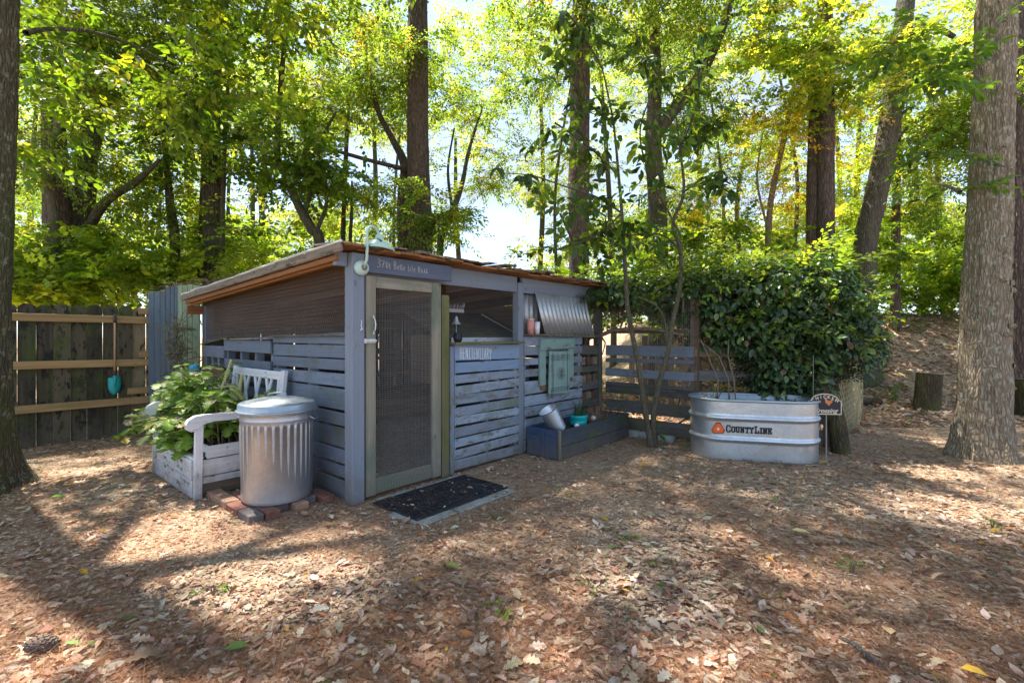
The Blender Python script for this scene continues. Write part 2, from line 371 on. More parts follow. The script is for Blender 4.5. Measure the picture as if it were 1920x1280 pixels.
# ------------------------------------------------ materials
M = {}
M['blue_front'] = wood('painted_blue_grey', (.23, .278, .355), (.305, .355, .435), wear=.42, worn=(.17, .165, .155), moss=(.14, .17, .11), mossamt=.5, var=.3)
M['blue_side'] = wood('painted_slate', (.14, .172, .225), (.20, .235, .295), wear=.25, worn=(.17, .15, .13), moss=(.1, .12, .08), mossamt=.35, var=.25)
M['blue_post'] = wood('painted_post', (.19, .22, .27), (.24, .272, .325), wear=.05, var=.12)
M['henit'] = wood('painted_fresh_blue', (.19, .27, .40), (.25, .335, .47), wear=.1, var=.08)
M['sign_grey'] = wood('painted_dark_slate', (.09, .105, .15), (.125, .145, .2), var=.05)
M['dark_board'] = wood('weathered_dark', (.06, .062, .065), (.15, .15, .15), wear=.4, worn=(.16, .12, .08), moss=(.07, .09, .03), mossamt=.5)
M['door_wood'] = wood('damp_lumber', (.17, .155, .12), (.31, .275, .21), moss=(.12, .16, .115), mossamt=.7, wear=.1, worn=(.3, .22, .14))
M['green_post'] = wood('algae_lumber', (.12, .115, .045), (.2, .18, .08), moss=(.085, .11, .03), mossamt=.6)
M['fence'] = wood('fence_board', (.045, .038, .027), (.14, .118, .08), c3=(.2, .16, .095), moss=(.06, .085, .02), mossamt=.55, wear=.45, worn=(.02, .02, .018), var=.55)
M['rail'] = wood('fresh_rail', (.26, .16, .07), (.44, .30, .14), moss=(.2, .19, .07), mossamt=.35, var=.15)
M['panel_blue'] = wood('panel_blue', (.075, .105, .145), (.12, .16, .205), moss=(.09, .12, .09), mossamt=.3, var=.2)
M['panel_green'] = wood('panel_green', (.21, .28, .18), (.30, .37, .25), wear=.15, worn=(.15, .16, .12), var=.12)
M['mint'] = wood('mint_paint', (.19, .30, .275), (.27, .385, .355), wear=.22, worn=(.16, .13, .09), var=.1)
M['white'] = wood('white_paint', (.6, .6, .62), (.78, .78, .8), wear=.08, worn=(.16, .14, .12), var=.08)
M['white_old'] = wood('white_paint_stained', (.55, .54, .55), (.74, .73, .74), wear=.32, worn=(.13, .12, .1), var=.1)
M['planter_blue'] = wood('planter_blue', (.035, .06, .12), (.05, .085, .16), wear=.15, worn=(.12, .12, .12), var=.1)
M['planter_moss'] = wood('planter_mossy', (.04, .055, .08), (.07, .085, .11), moss=(.08, .11, .02), mossamt=.45, var=.15)
M['roof_old'] = wood('roof_weathered', (.14, .1, .07), (.34, .28, .21), wear=.3, worn=(.07, .06, .05), var=.35)
M['roof_orange'] = wood('roof_orange', (.24, .1, .035), (.42, .19, .07), var=.35)
M['inside'] = wood('inside_brown', (.11, .075, .05), (.23, .155, .1), var=.35)
M['lattice'] = wood('lattice_tan', (.42, .35, .2), (.6, .53, .34), moss=(.25, .28, .12), mossamt=.4, var=.1)
M['drip'] = plain('drip_edge', (.6, .58, .54), .6)
M['can'] = galv('galvanised_can', (.52, .53, .56), .34, .45); M['can'].node_tree.nodes['Principled BSDF'].inputs['Metallic'].default_value = .78
M['tank'] = galv('galvanised_tank', (.62, .67, .72), .33, .3)
M['lid'] = galv('galvanised_lid', (.45, .52, .58), .42, .2)
M['wire'] = plain('wire', (.3, .29, .28), .55, .4, b=0)
M['wire_dark'] = plain('wire_dark', (.17, .115, .08), .7, .2, b=0)
M['wire_light'] = plain('wire_light', (.5, .49, .47), .5, .3, b=0)
M['white_metal'] = plain('white_metal', (.72, .72, .72), .45)
M['brick_red'] = plain('brick_red', (.2, .085, .06), .9, var=.35, scale=14, b=.6)
M['brick_tan'] = plain('brick_tan', (.3, .18, .12), .9, var=.35, scale=14, b=.6)
M['brick_dark'] = plain('brick_dark', (.12, .1, .095), .9, var=.3, scale=14, b=.6)
M['stone'] = plain('stone', (.3, .32, .31), .9, var=.25, scale=12, b=.6)
M['rubber'] = plain('rubber', (.012, .015, .022), .5, var=.3, scale=60, b=.3)
M['teal'] = plain('teal_paint', (.02, .36, .36), .4)
M['teal_glaze'] = plain('teal_glaze', (.01, .38, .40), .18)
M['bluepot'] = plain('cobalt_glaze', (.01, .05, .3), .2)
M['blue_plastic'] = plain('blue_plastic', (.01, .2, .36), .35)
M['handle'] = plain('ash_handle', (.4, .26, .15), .5)
M['mintlamp'] = plain('mint_enamel', (.45, .6, .54), .35, var=.1)
M['rust'] = plain('rusty_iron', (.06, .05, .045), .8, var=.5, scale=30)
M['chalk'] = plain('white_chalk', (.75, .76, .74), .9)
M['chalk_dim'] = plain('faded_chalk', (.42, .43, .4), .9)
M['black'] = plain('black_print', (.015, .015, .02), .5)
M['sign_black'] = plain('sign_navy', (.02, .022, .035), .4)
M['sign_cream'] = plain('sign_cream', (.68, .6, .45), .5)
M['orange'] = plain('logo_orange', (.85, .13, .02), .4, var=.08)
M['maroon'] = plain('logo_maroon', (.16, .015, .01), .4)
M['hen'] = plain('hen_orange', (.6, .2, .06), .5)
M['soil'] = plain('soil', (.06, .042, .03), .95, var=.5, scale=30, b=.8)
M['bulb'] = plain('white_bulb', (.75, .72, .66), .4)
M['redwhite'] = plain('red_white', (.6, .25, .22), .5, var=.6, scale=60)
M['bark_near'] = barkmat('bark_pale', (.2, .16, .11), (.5, .42, .31), mossamt=.12, lichen=(.42, .42, .34), sc=1.3)
M['bark_left'] = barkmat('bark_mossy', (.075, .065, .045), (.22, .19, .14), mossamt=.65, lichen=(.27, .27, .2), sc=1.2)
M['bark_pine'] = barkmat('bark_pine', (.06, .045, .04), (.22, .165, .145), mossamt=.05, sc=.8)
M['bark_grey'] = barkmat('bark_grey', (.07, .06, .045), (.2, .18, .14), mossamt=.4)
M['sapling'] = barkmat('bark_sapling', (.14, .13, .09), (.34, .3, .22), mossamt=.5, sc=3)
M['log'] = barkmat('bark_log', (.06, .05, .035), (.15, .12, .08), moss=(.12, .13, .04), mossamt=.6)
M['vine'] = plain('dry_vine', (.2, .14, .1), .9, var=.4, scale=20)
M['leaf'] = leafmat('leaf', .45, .55, (2.6, 2.3, .7))
M['leaf_dark'] = leafmat('leaf_glossy', .30, .22, (2.2, 2.3, 1.0), .6)
M['litter'] = leafmat('dead_leaf', .75, .15, (1.6, 1.3, .9), .2)
M['leaf_bg'] = leafmat('leaf_far', .5, .6, (2.7, 2.4, .7), .3)
M['coleus'] = leafmat('coleus_leaf', .45, .4, (1.8, 2.0, .9), .4)

# ------------------------------------------------ ground
gx = np.concatenate([np.linspace(-90, -9, 28)[:-1], np.linspace(-9, 12, 200), np.linspace(12, 90, 28)[1:]])
gy = np.concatenate([np.linspace(-14, .2, 18)[:-1], np.linspace(.2, 16, 190), np.linspace(16, 130, 36)[1:]])
X, Y = np.meshgrid(gx, gy); Z = gz(X, Y)
I = np.arange(X.size).reshape(X.shape)
me = npmesh('ground', np.stack([X, Y, Z], -1).reshape(-1, 3), np.stack([I[:-1, :-1], I[:-1, 1:], I[1:, 1:], I[1:, :-1]], -1).reshape(-1, 4), smooth=True)
gm, nt, bs = newmat('leafy_soil'); v = nt.nodes.new('ShaderNodeTexCoord').outputs['Object']
vo = nt.nodes.new('ShaderNodeTexVoronoi'); vo.inputs['Scale'].default_value = 26; nt.links.new(v, vo.inputs['Vector'])
n1 = noise(nt, v, 1.1, 6, .6); n2 = noise(nt, v, 45, 6, .7)
sep = nt.nodes.new('ShaderNodeSeparateColor'); nt.links.new(vo.outputs['Color'], sep.inputs[0])
c = ramp(nt, sep.outputs[0], [(0, (.22, .145, .09)), (.35, (.33, .23, .15)), (.7, (.42, .31, .21)), (1, (.5, .4, .29))])
c = mixc(nt, ramp(nt, n2, [(.35, (0, 0, 0)), (.65, (.8,)*3)]), c, (.37, .28, .2))
c = mixc(nt, ramp(nt, n1, [(.45, (0, 0, 0)), (.7, (.5,)*3)]), c, (.3, .17, .11))
nt.links.new(c, bs.inputs['Base Color']); bs.inputs['Roughness'].default_value = .95; bs.inputs['Specular IOR Level'].default_value = .1
bump(nt, bs, math_(nt, 'ADD', n2, vo.outputs['Distance']), 1, .015)
structure(link('ground', me, gm))

# ------------------------------------------------ shed (local x along the front wall, y along the left wall)
O3 = Vector((-1.17, 3.57, 0)); A0 = math.atan2(.76, .65)
def S(u, v, z=0): return Vector((O3.x+.65*u-.76*v, O3.y+.76*u+.65*v, z))
coop = thing('chicken_coop', 'blue-grey chicken coop of pallet boards, wire screens and a lean-to roof', 'chicken coop', O3, A0)
def pallet(parent, xs, slats, y=0., axis='x', mat='blue_front', t=.022, tilt=.006, ribs=3, post=True, name='pallet_panel'):
    """slats: list of (z0, z1); axis x = on the front wall, y = on the left wall"""
    e = bpy.data.objects.new(name, None); COL.objects.link(e); e.parent = parent
    x0, x1 = xs; n = (0, -1, 0) if axis == 'x' else (-1, 0, 0)
    def pt(a, off, z): return (a, y+off, z) if axis == 'x' else (y+off, a, z)
    for s in slats:
        z0, z1 = s[:2]; mm = s[2] if len(s) > 2 else mat; d = R.uniform(-tilt, tilt); zc = (z0+z1)/2; j = R.uniform(-.003, .003)
        board('slat', e, pt(x0+R.uniform(0, .008), j, zc-d), pt(x1-R.uniform(0, .008), j, zc+d), z1-z0, t, M[mm], n, .003, .0016)
    nails = MB()
    for k in range(ribs):
        a = x0+.03+(x1-x0-.06)*k/(ribs-1) if ribs > 1 else (x0+x1)/2
        for s in slats:
            for q in (-.25, .25):
                nm = (s[0]+s[1])/2+q*(s[1]-s[0]); c_ = pt(a+.008*q, -t/2-.0006, nm); nails.box(c_, (.0075, .002, .0075) if axis == 'x' else (.002, .0075, .0075), .001)
        board('stringer', e, pt(a, .055, slats[-1][0]+.01), pt(a, .055, slats[0][1]-.006), .04, .08, M[mat], n)
    stuff(nails.build('nail_heads', M['rust'], e)); return e
def even(z0, z1, n, gap):
    h = (z1-z0+gap)/n; out = []; z = z1
    for i in range(n):
        hh = h*R.uniform(.9, 1.1) if i < n-1 else z-z0
        out.append((max(z-hh+gap*R.uniform(.5, 1.6), z0), z)); z -= hh
    return out
# corner post and posts
board('post', coop, (.0, .0, 0), (0, 0, 1.855), .105, .105, M['blue_post'], (0, -1, 0), .006)
board('post', coop, (1.94, .035, 0), (1.94, .035, 1.80), .085, .085, M['blue_post'], (0, -1, 0), .005)
board('post', coop, (3.62, .06, 0), (3.62, .06, 1.80), .09, .09, M['dark_board'], (0, -1, 0), .005)
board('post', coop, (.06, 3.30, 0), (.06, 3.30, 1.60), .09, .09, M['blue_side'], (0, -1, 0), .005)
board('post', coop, (3.6, 3.30, 0), (3.6, 3.30, 1.60), .09, .09, M['dark_board'], (0, -1, 0), .005)
board('green_post', coop, (.865, -.015, 0), (.865, -.015, 1.60), .085, .05, M['green_post'], (0, -1, 0), .006)
board('trim_board', coop, (.945, -.02, 0), (.945, -.02, 1.15), .05, .03, M['blue_front'], (0, -1, 0), .004)
# beams
board('beam', coop, (-.15, .025, 1.805), (-.055, .025, 1.805), .10, .045, M['blue_post'])
board('beam', coop, (.055, .03, 1.778), (1.895, .03, 1.778), .16, .04, M['blue_post'])
board('beam', coop, (1.985, .03, 1.778), (3.6, .03, 1.778), .16, .04, M['blue_post'])
# pallets on the front
fr = even(0.01, 1.16, 11, .014); fr = [(1.015, 1.16, 'henit'), (.905, 1.0, 'henit')]+even(.01, .89, 9, .016)
p1 = pallet(coop, (.975, 1.89), fr, -.015, tilt=.010)
p2 = pallet(coop, (1.985, 3.12), [(1.135, 1.235), (1.03, 1.125), (.925, .995), (.8, .88), (.62, .755), (.49, .60), (.375, .475), (.26, .36), (.14, .25), (.01, .13)], -.005, tilt=.008)
p3 = pallet(coop, (3.15, 3.56), [(1.0, 1.12), (.78, .86), (.56, .66), (.35, .43), (.12, .22)], .02, mat='dark_board')
for z in (.93, .71, .49, .28, .06):
    for x in (3.2, 3.34, 3.48): board('block', coop, (x-.05, .05, z-.01), (x+.05, .05, z-.01), .10, .08, M['roof_old' if R.random() < .6 else 'inside'], bev=.01, jit=.006)
board('sill', coop, (.93, -.045, 1.175), (1.90, -.045, 1.175), .11, .022, M['green_post'], (0, 0, 1), .003)
board('sill', coop, (1.985, -.03, 1.25), (3.2, -.03, 1.25), .1, .02, M['roof_old'], (0, 0, 1), .003)
# pallets on the left wall
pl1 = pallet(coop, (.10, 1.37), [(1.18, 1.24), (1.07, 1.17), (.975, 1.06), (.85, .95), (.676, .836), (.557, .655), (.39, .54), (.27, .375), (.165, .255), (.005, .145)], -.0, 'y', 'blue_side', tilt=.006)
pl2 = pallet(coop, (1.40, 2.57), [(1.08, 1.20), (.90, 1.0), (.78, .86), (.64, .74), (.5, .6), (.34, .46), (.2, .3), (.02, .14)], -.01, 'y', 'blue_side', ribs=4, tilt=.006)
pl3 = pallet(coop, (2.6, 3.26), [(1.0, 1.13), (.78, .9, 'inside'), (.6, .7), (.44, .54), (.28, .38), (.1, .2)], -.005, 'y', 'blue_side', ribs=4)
for a, b, z in ((.06, 1.38, 1.25), (1.38, 2.5, 1.215)): board('sill', coop, (-.005, a, z), (-.005, b, z-.008), .09, .014, M['roof_old'], (0, 0, 1), .003)
board('sill', coop, (-.005, 2.4, 1.225), (-.005, 3.25, 1.14), .08, .014, M['green_post'], (0, 0, 1), .003)
# roof: falls along v
def rz(v): return 1.862-.052*v
roof = bpy.data.objects.new('roof', None); COL.objects.link(roof); roof.parent = coop
x = -.16
while x < 3.66:
    w = R.uniform(.13, .19); f = -.13+R.uniform(-.035, .02) if not -.14 < x < .09 else -.045; dz = R.uniform(-.006, .008)
    board('roof_plank', roof, (x+w/2, f, rz(f)+dz+.013), (x+w/2, 3.42, rz(3.42)+dz+.013), w-.004, .020, M['roof_orange'], (0, 0, 1), .003, .003); x += w
x = -.17
while x < 3.68:   # weathered shingles lapping over the front edge
    w = R.uniform(.09, .2); f = -.165+R.uniform(-.03, .03); dz = R.uniform(0, .012); tl = R.uniform(-.012, .02)
    if x > .12 or x < -.05:
        board('shingle', roof, (x+w/2, f, rz(f)+.040+dz-tl), (x+w/2, f+.42, rz(f)+.052+dz), w-.004, R.uniform(.012, .022), M['roof_old'], (R.uniform(-.06, .06), 0, 1), .003, .005)
    x += w
board('fascia_board', roof, (-.178, -.12, rz(-.12)+.0), (-.178, 3.42, rz(3.42)+.0), .062, .03, M['roof_old'], (-1, 0, 0), .006, .004)
board('fascia_board', roof, (-.150, -.02, rz(0)-.055), (-.150, 3.38, rz(3.38)-.052), .038, .025, M['roof_orange'], (-1, 0, 0), .004, .002)
db = MB(); pts = [(-.185+R.uniform(-.004, .004), v, rz(v)+.042+R.uniform(-.006, .007)) for v in np.linspace(-.14, 3.43, 30)]
db.tube(pts, .0095, 5); db.build('drip_edge', M['drip'], roof)
for u in (-.1, .85, 1.75, 2.65, 3.5): board('rafter', roof, (u, .06, rz(0)-.045), (u, 3.38, rz(3.38)-.045), .085, .04, M['roof_orange' if u < 0 else 'inside'], (-1, 0, 0))
board('purlin', roof, (-.15, 3.36, rz(3.36)-.14), (3.6, 3.36, rz(3.36)-.14), .1, .04, M['roof_orange'])
# left screen frame rails
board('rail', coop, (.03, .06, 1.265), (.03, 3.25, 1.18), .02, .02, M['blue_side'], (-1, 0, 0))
# wire meshes
def ribbon(mb, a, b, w):
    a = Vector(a); b = Vector(b); d = (b-a).normalized(); s = d.orthogonal().normalized()*w; q = d.cross(s)
    mb.add([a+s, a-s*.5+q*.87, a-s*.5-q*.87, b+s, b-s*.5+q*.87, b-s*.5-q*.87], [(0, 1, 4, 3), (1, 2, 5, 4), (2, 0, 3, 5)])
def gridwire(fn, w, h, sx, sz, th, topf=None):
    mb = MB(); n = int(w/sx)
    for i in range(n+1):
        a = w*i/n; t = topf(a) if topf else h; j = R.uniform(-1, 1)*sx*.12; ribbon(mb, fn(a, 0), fn(a+j, t), th)
    for k in range(int(h/sz)+1):
        z = k*sz; 
        if topf:
            lo = [a for a in np.linspace(0, w, 40) if topf(a) > z]
            if len(lo) < 2: continue
            ribbon(mb, fn(min(lo), z), fn(max(lo), z), th)
        else: ribbon(mb, fn(0, z), fn(w, z), th)
    return mb
def hexwire(fn, w, h, c, th, topf=None):
    mb = MB(); n = int(w/c); sh = c*.62
    for i in range(n+1):
        z = 0; k = 0; x = i*c; last = (x, 0)
        while z < (topf(min(x, w)) if topf else h):
            seg = sh if k % 2 == 0 else sh*.8
            nx = x+(c*.25 if (k//2+i) % 2 == 0 else -c*.25) if k % 2 else last[0]
            if k % 2: nx = i*c+(c*.27 if (k//2) % 2 == 0 else -c*.27)
            p = (min(max(nx, 0), w), z+seg); ribbon(mb, fn(*last), fn(*p), th); last = p; z += seg; k += 1
    return mb
stuff(gridwire(lambda a, b: (.045+.004*math.sin(a*5), .06+a, 1.26-.025*a+b), 3.2, .6, 
  .0105, .0105, .0007, lambda a: rz(a)-.07-(1.26-.025*a)).build('screen', M['wire_dark'], coop))
stuff(hexwire(lambda a, b: (.02+.006*math.sin(a*7+b*9), .06+a, 1.26-.025*a+b), 3.2, .6, .03, .0008, lambda a: rz(a)-.07-(1.26-.025*a)).build('chicken_wire', M['wire'], coop))
stuff(hexwire(lambda a, b: (.905+a, .0+.004*math.sin(a*9+b*7), 1.18+b), .99, .54, .027, .0009).build('chicken_wire', M['wire'], coop))
stuff(hexwire(lambda a, b: (1.985+a, .03, 1.25+b), 1.6, .47, .027, .0009).build('chicken_wire', M['wire'], coop))
# door
door = bpy.data.objects.new('door', None); COL.objects.link(door); door.parent = coop
board('stile', door, (.115, -.02, .03), (.115, -.02, 1.70), .088, .035, M['door_wood'])
board('stile', door, (.765, -.02, .03), (.765, -.02, 1.70), .095, .035, M['door_wood'])
board('rail', door, (.16, -.016, 1.655), (.716, -.016, 1.655), .09, .03, M['door_wood'])
board('rail', door, (.16, -.016, .095), (.716, -.016, .095), .12, .03, M['door_wood'])
stuff(gridwire(lambda a, b: (.14+a, -.001+.003*math.sin(b*8), .1+b), .6, 1.57, .0145, .0165, .0006).build('screen', M['wire_light'], door))
stuff(hexwire(lambda a, b: (.14+a, -.044+.004*math.sin(a*9+b*5), .06+b), .6, .5, .027, .0008).build('chicken_wire', M['wire'], door))
hm = MB(); hm.tube([(.13, -.042, 1.385), (.137, -.055, 1.37), (.141, -.06, 1.33), (.14, -.055, 1.29), (.132, -.042, 1.275)], [.003, .004, .005, .004, .003], 8)
hm.box((.137, -.041, 1.39), (.014, .006, .02)); hm.box((.137, -.041, 1.265), (.014, .006, .02)); hm.build('handle', M['white_metal'], door, True)
lm = MB(); lm.box((.115, -.042, 1.205), (.075, .008, .03)); lm.tube([(.04, -.062, 1.205), (.15, -.055, 1.207)], .007, 8); lm.box((.055, -.058, 1.205), (.02, .012, .035)); lm.build('latch', M['white_metal'], door)
hk = MB(); hk.tube([(.02, -.056, 1.36), (.02, -.062, 1.34), (.012, -.065, 1.32), (.022, -.065, 1.30), (.032, -.06, 1.29)], .003, 5); hk.tube([(.022, -.065, 1.30), (.008, -.064, 1.285)], .004, 5); hk.build('hook', M['chalk'], coop)
# handwriting -------------------------------------------------
G = {'H': [[(0, 0), (0, 1)], [(0, .5), (.5, .52)], [(.5, 0), (.5, 1)]], 'E': [[(.45, 1), (0, .97), (0, 0), (.45, .03)], [(0, .5), (.36, .52)]],
 'N': [[(0, 0), (0, 1), (.5, 0), (.5, 1)]], 'I': [[(.2, 0), (.2, 1)], [(0, 1), (.4, 1)], [(0, 0), (.4, 0)]], 'i': [[(.1, 0), (.1, .8)]],
 'T': [[(.25, 0), (.25, 1)], [(0, 1), (.5, 1)]], 'A': [[(0, 0), (.25, 1), (.5, 0)], [(.1, .4), (.4, .4)]],
 'R': [[(0, 0), (0, 1), (.35, .98), (.45, .78), (.35, .55), (0, .52)], [(.2, .5), (.5, 0)]], 'Y': [[(0, 1), (.25, .5), (.5, 1)], [(.25, .5), (.2, -.12)]],
 '3': [[(0, .95), (.3, 1), (.45, .8), (.15, .55), (.42, .35), (.35, .05), (0, 0)]], '7': [[(0, .95), (.45, 1), (.12, 0)], [(.1, .5), (.4, .52)]],
 '8': [[(.25, .52), (.05, .75), (.25, 1), (.42, .78), (.05, .28), (.25, 0), (.45, .25), (.25, .52)]],
 '/': [[(.05, .95), (.05, .5)], [(0, .3), (.35, .75)], [(.2, .35), (.35, .35), (.2, 0), (.4, 0)]],
 'B': [[(0, 0), (0, 1), (.35, .9), (.3, .6), (0, .52), (.42, .4), (.35, .05), (0, 0)]], 'e': [[(0, .3), (.3, .34), (.22, .55), (.05, .45), (.05, .1), (.3, .05)]],
 'l': [[(.05, .95), (.08, .1), (.25, .0)]], 's': [[(.28, .5), (.05, .42), (.25, .2), (0, .02)]], 'o': [[(.15, 0), (0, .25), (.15, .5), (.32, .25), (.15, 0)]],
 'a': [[(0, 0), (.18, .6), (.34, 0)], [(.06, .22), (.3, .24)]], 'd': [[(.05, .95), (.05, .05), (.3, .12), (.3, .35), (.05, .42)]], ' ': [],
 'C': [[(.5, .75), (.45, 1), (.1, 1), (0, .8), (0, .2), (.1, 0), (.45, 0), (.5, .25)]], 'O': [[(.12, 0), (0, .2), (0, .8), (.12, 1), (.4, 1), (.52, .8), (.52, .2), (.4, 0), (.12, 0)]],
 'U': [[(.08, 1), (.08, .2), (.18, 0), (.4, 0), (.5, .2), (.5, 1)], [(-.02, 1), (.2, 1)], [(.38, 1), (.6, 1)]], 'L': [[(.12, 1), (.12, 0), (.5, 0), (.5, .28)], [(0, 1), (.28, 1)], [(0, 0), (.2, 0)]],
 'Nb': [[(.08, 0), (.08, 1), (.5, 0), (.5, 1)], [(-.02, 0), (.2, 0)], [(-.04, 1), (.12, 1)], [(.4, 1), (.62, 1)]], 'Tb': [[(.28, 0), (.28, 1)], [(0, .78), (0, 1), (.56, 1), (.56, .78)], [(.14, 0), (.42, 0)]],
 'Yb': [[(.02, 1), (.28, .48), (.54, 1)], [(.28, .48), (.28, 0)], [(-.08, 1), (.12, 1)], [(.44, 1), (.64, 1)], [(.16, 0), (.4, 0)]], 'Ib': [[(.15, 0), (.15, 1)], [(0, 1), (.3, 1)], [(0, 0), (.3, 0)]],
 'Eb': [[(.5, .75), (.5, 1), (.08, 1), (.08, 0), (.52, 0), (.52, .25)], [(.08, .5), (.38, .5)], [(.38, .4), (.38, .6)], [(-.02, 1), (.1, 1)], [(-.02, 0), (.1, 0)]]}
def write(seq, fn, w, gap=.2, jit=0, small=None):
    """seq: list of (glyph, height, width factor); fn(x, z) -> point"""
    mb = MB(); x = 0
    for g, h, wf in seq:
        xm = 0; dy = R.uniform(-jit, jit)*h
        for st in G[g]:
            pts = [(x+a*h*wf+R.uniform(-jit, jit)*h*.4, b*h+dy) for a, b in st]; xm = max([xm]+[a for a, _ in st])
            for (x0, z0), (x1, z1) in zip(pts, pts[1:]):
                d = Vector((x1-x0, z1-z0)); 
                if d.length < 1e-6: continue
                d.normalize(); n = Vector((-d.y, d.x))*w/2; e = d*w*.45
                q = [(x0-e.x+n.x, z0-e.y+n.y), (x0-e.x-n.x, z0-e.y-n.y), (x1+e.x-n.x, z1+e.y-n.y), (x1+e.x+n.x, z1+e.y+n.y)]
                mb.add([fn(a, b, 0) for a, b in q]+[fn(a, b, .002) for a, b in q], [(3, 2, 1, 0), (4, 5, 6, 7), (0, 1, 5, 4), (1, 2, 6, 5), (2, 3, 7, 6), (3, 0, 4, 7)])
        x += (xm if G[g] else .35)*h*wf+gap*h
    return mb, x
mb, L = write([(c, .098*R.uniform(.94, 1.06), .42) for c in 'HENITENTIARY'], lambda x, z, y: (1.045+x, -.0275-y, 1.037+z-.04*x), .0056, .16, .03)
mb.build('lettering', M['chalk'], p1)
sb = board('sign_board', coop, (.06, -.060, 1.785), (.905, -.060, 1.785), .135, .02, M['sign_grey'])
inv = sb.matrix_basis.inverted()
seq = [('3', .06, .9), ('7', .055, .9), ('8', .052, .8), ('/', .045, .8), (' ', .05, 1), ('B', .062, .7), ('e', .055, .8), ('l', .045, .6), ('l', .045, .6), ('e', .055, .8), (' ', .04, .9), ('i', .055, .8), ('s', .06, .8), ('l', .05, .6), ('e', .055, .8), (' ', .04, 1), ('R', .045, .8), ('o', .06, .9), ('a', .06, .8), ('d', .045, .8)]
mb, L = write(seq, lambda x, z, y: inv @ Vector((.15+x*1.0, -.0715-y, 1.765+z-x*.01)), .0038, .2, .04)
mb.build('lettering', M['chalk_dim'], sb)
# corrugated iron
def corrugated(w, h, n, amp=.009):
    V, Fc = [], []; N = n*8
    for i in range(N+1):
        a = i/N; o = amp*math.cos(a*n*2*math.pi)
        V += [(a*w, o, 0), (a*w, o, h)]
    for i in range(N): Fc.append((2*i, 2*i+2, 2*i+3, 2*i+1))
    return V, Fc
M['iron'] = galv('galvanised_iron', (.62, .64, .66), .45, .5)
def sheet(tl, tr, bl, w, n):
    tl, tr, bl = map(Vector, (tl, tr, bl)); X_ = (tr-tl).normalized(); Z_ = (tl-bl); h = Z_.length; Z_ = Z_.normalized(); Y_ = Z_.cross(X_).normalized()
    Mx = Matrix((X_, Y_, Z_)).transposed().to_4x4(); Mx.translation = bl
    V, Fc = corrugated(w, h, n); o = MB().add([Mx @ Vector(q) for q in V], Fc).build('corrugated_sheet', M['iron'], coop, True)
    m_ = o.modifiers.new('solid', 'SOLIDIFY'); m_.thickness = .002; return o
sheet((2.16, -.03, 1.715), (3.2, -.03, 1.695), (2.29, -.075, 1.24), 1.04, 13)
sheet((1.99, .05, 1.69), (2.4, .05, 1.69), (2.02, .06, 1.27), .42, 5)
# inside: back walls, roosts, nest box
for k in range(24):
    x = .12+k*.148; board('back_board', coop, (x, 3.28, .0), (x+R.uniform(-.01, .01), 3.28, 1.32+R.uniform(-.03, .05)), .138, .02, M['dark_board'], bev=.003, jit=.002)
for k in range(4): board('upper_board', coop, (.1, 3.32+.003*(k%2), 1.325+k*.112), (3.55, 3.32+.003*(k%2), 1.325+k*.112), .125, .02, M['inside'])
for k in range(3): board('side_board', coop, (3.605, .25, 1.335+k*.15), (3.605, 3.2, 1.33+k*.13), .165, .02, M['inside'], (-1, 0, 0))
board('back_rail', coop, (.1, 3.24, 1.0), (3.55, 3.24, 1.0), .09, .03, M['inside'])
board('back_rail', coop, (.1, 3.24, .4), (3.55, 3.24, .4), .09, .03, M['inside'])
for k in range(7): board('side_board', coop, (3.60, .25, .1+k*.18), (3.60, 3.2, .1+k*.18), .172, .02, M['dark_board'], (-1, 0, 0))
board('roost', coop, (.3, 2.1, .75), (3.3, 2.1, .75), .045, .045, M['inside']); board('roost', coop, (.3, 1.5, .55), (3.3, 1.5, .55), .045, .045, M['inside'])
nb = bpy.data.objects.new('nest_box', None); COL.objects.link(nb); nb.parent = coop
for z0, z1, m_ in ((.55, 1.15, 'inside'),): pass
board('side', nb, (1.25, .35, 1.0), (1.25, .95, 1.0), .5, .02, M['inside'], (-1, 0, 0)); board('side', nb, (2.35, .35, 1.0), (2.35, .95, 1.0), .5, .02, M['panel_blue'], (-1, 0, 0))
board('front', nb, (1.25, .33, .98), (2.35, .33, .98), .42, .02, M['panel_blue']); board('front', nb, (1.25, .315, 1.2), (2.35, .315, 1.2), .05, .02, M['white'])
board('lid', nb, (1.15, .66, 1.37), (2.45, .66, 1.37), .72, .018, M['dark_board'], (0, -.42, 1)); board('lid_trim', nb, (2.33, .33, 1.225), (2.33, .95, 1.50), .03, .02, M['white_metal'], (1, 0, 0))
board('shelf', nb, (.9, 2.2, .95), (2.0, 2.2, .95), .3, .02, M['roof_orange'], (0, 0, 1))
board('feed_door', nb, (2.05, .18, .45), (2.05, .18, .98), .5, .02, M['henit'])
board('plank', nb, (.9, 1.3, .45), (1.9, 1.3, .43), .2, .025, M['inside'])

# things on the coop ------------------------------------------
fr_ = thing('wall_decoration', 'mint green distressed wooden frame hung on the slats above the planter', 'frame', S(2.55, -.03, .78), A0)
board('stile', fr_, (-.275, 0, -.085), (-.275, 0, .42), .11, .03, M['mint'], jit=.002); board('stile', fr_, (.275, -.002, -.03), (.275, -.002, .42), .11, .03, M['mint'], jit=.002)
board('top_rail', fr_, (-.335, -.022, .365), (.335, -.022, .375), .12, .03, M['mint'], jit=.003); board('inner_rail', fr_, (-.22, -.002, .255), (.22, -.002, .26), .05, .02, M['mint'])
board('end_block', fr_, (-.26, -.002, -.13), (-.26, -.002, -.088), .07, .028, M['roof_orange']); board('end_block', fr_, (.27, -.004, -.075), (.27, -.004, -.034), .06, .028, M['roof_orange'])
pn = thing('carved_panel', 'mint green carved panel with a round rosette leaning in the wooden frame', 'panel', S(2.52, -.085, .595), A0)
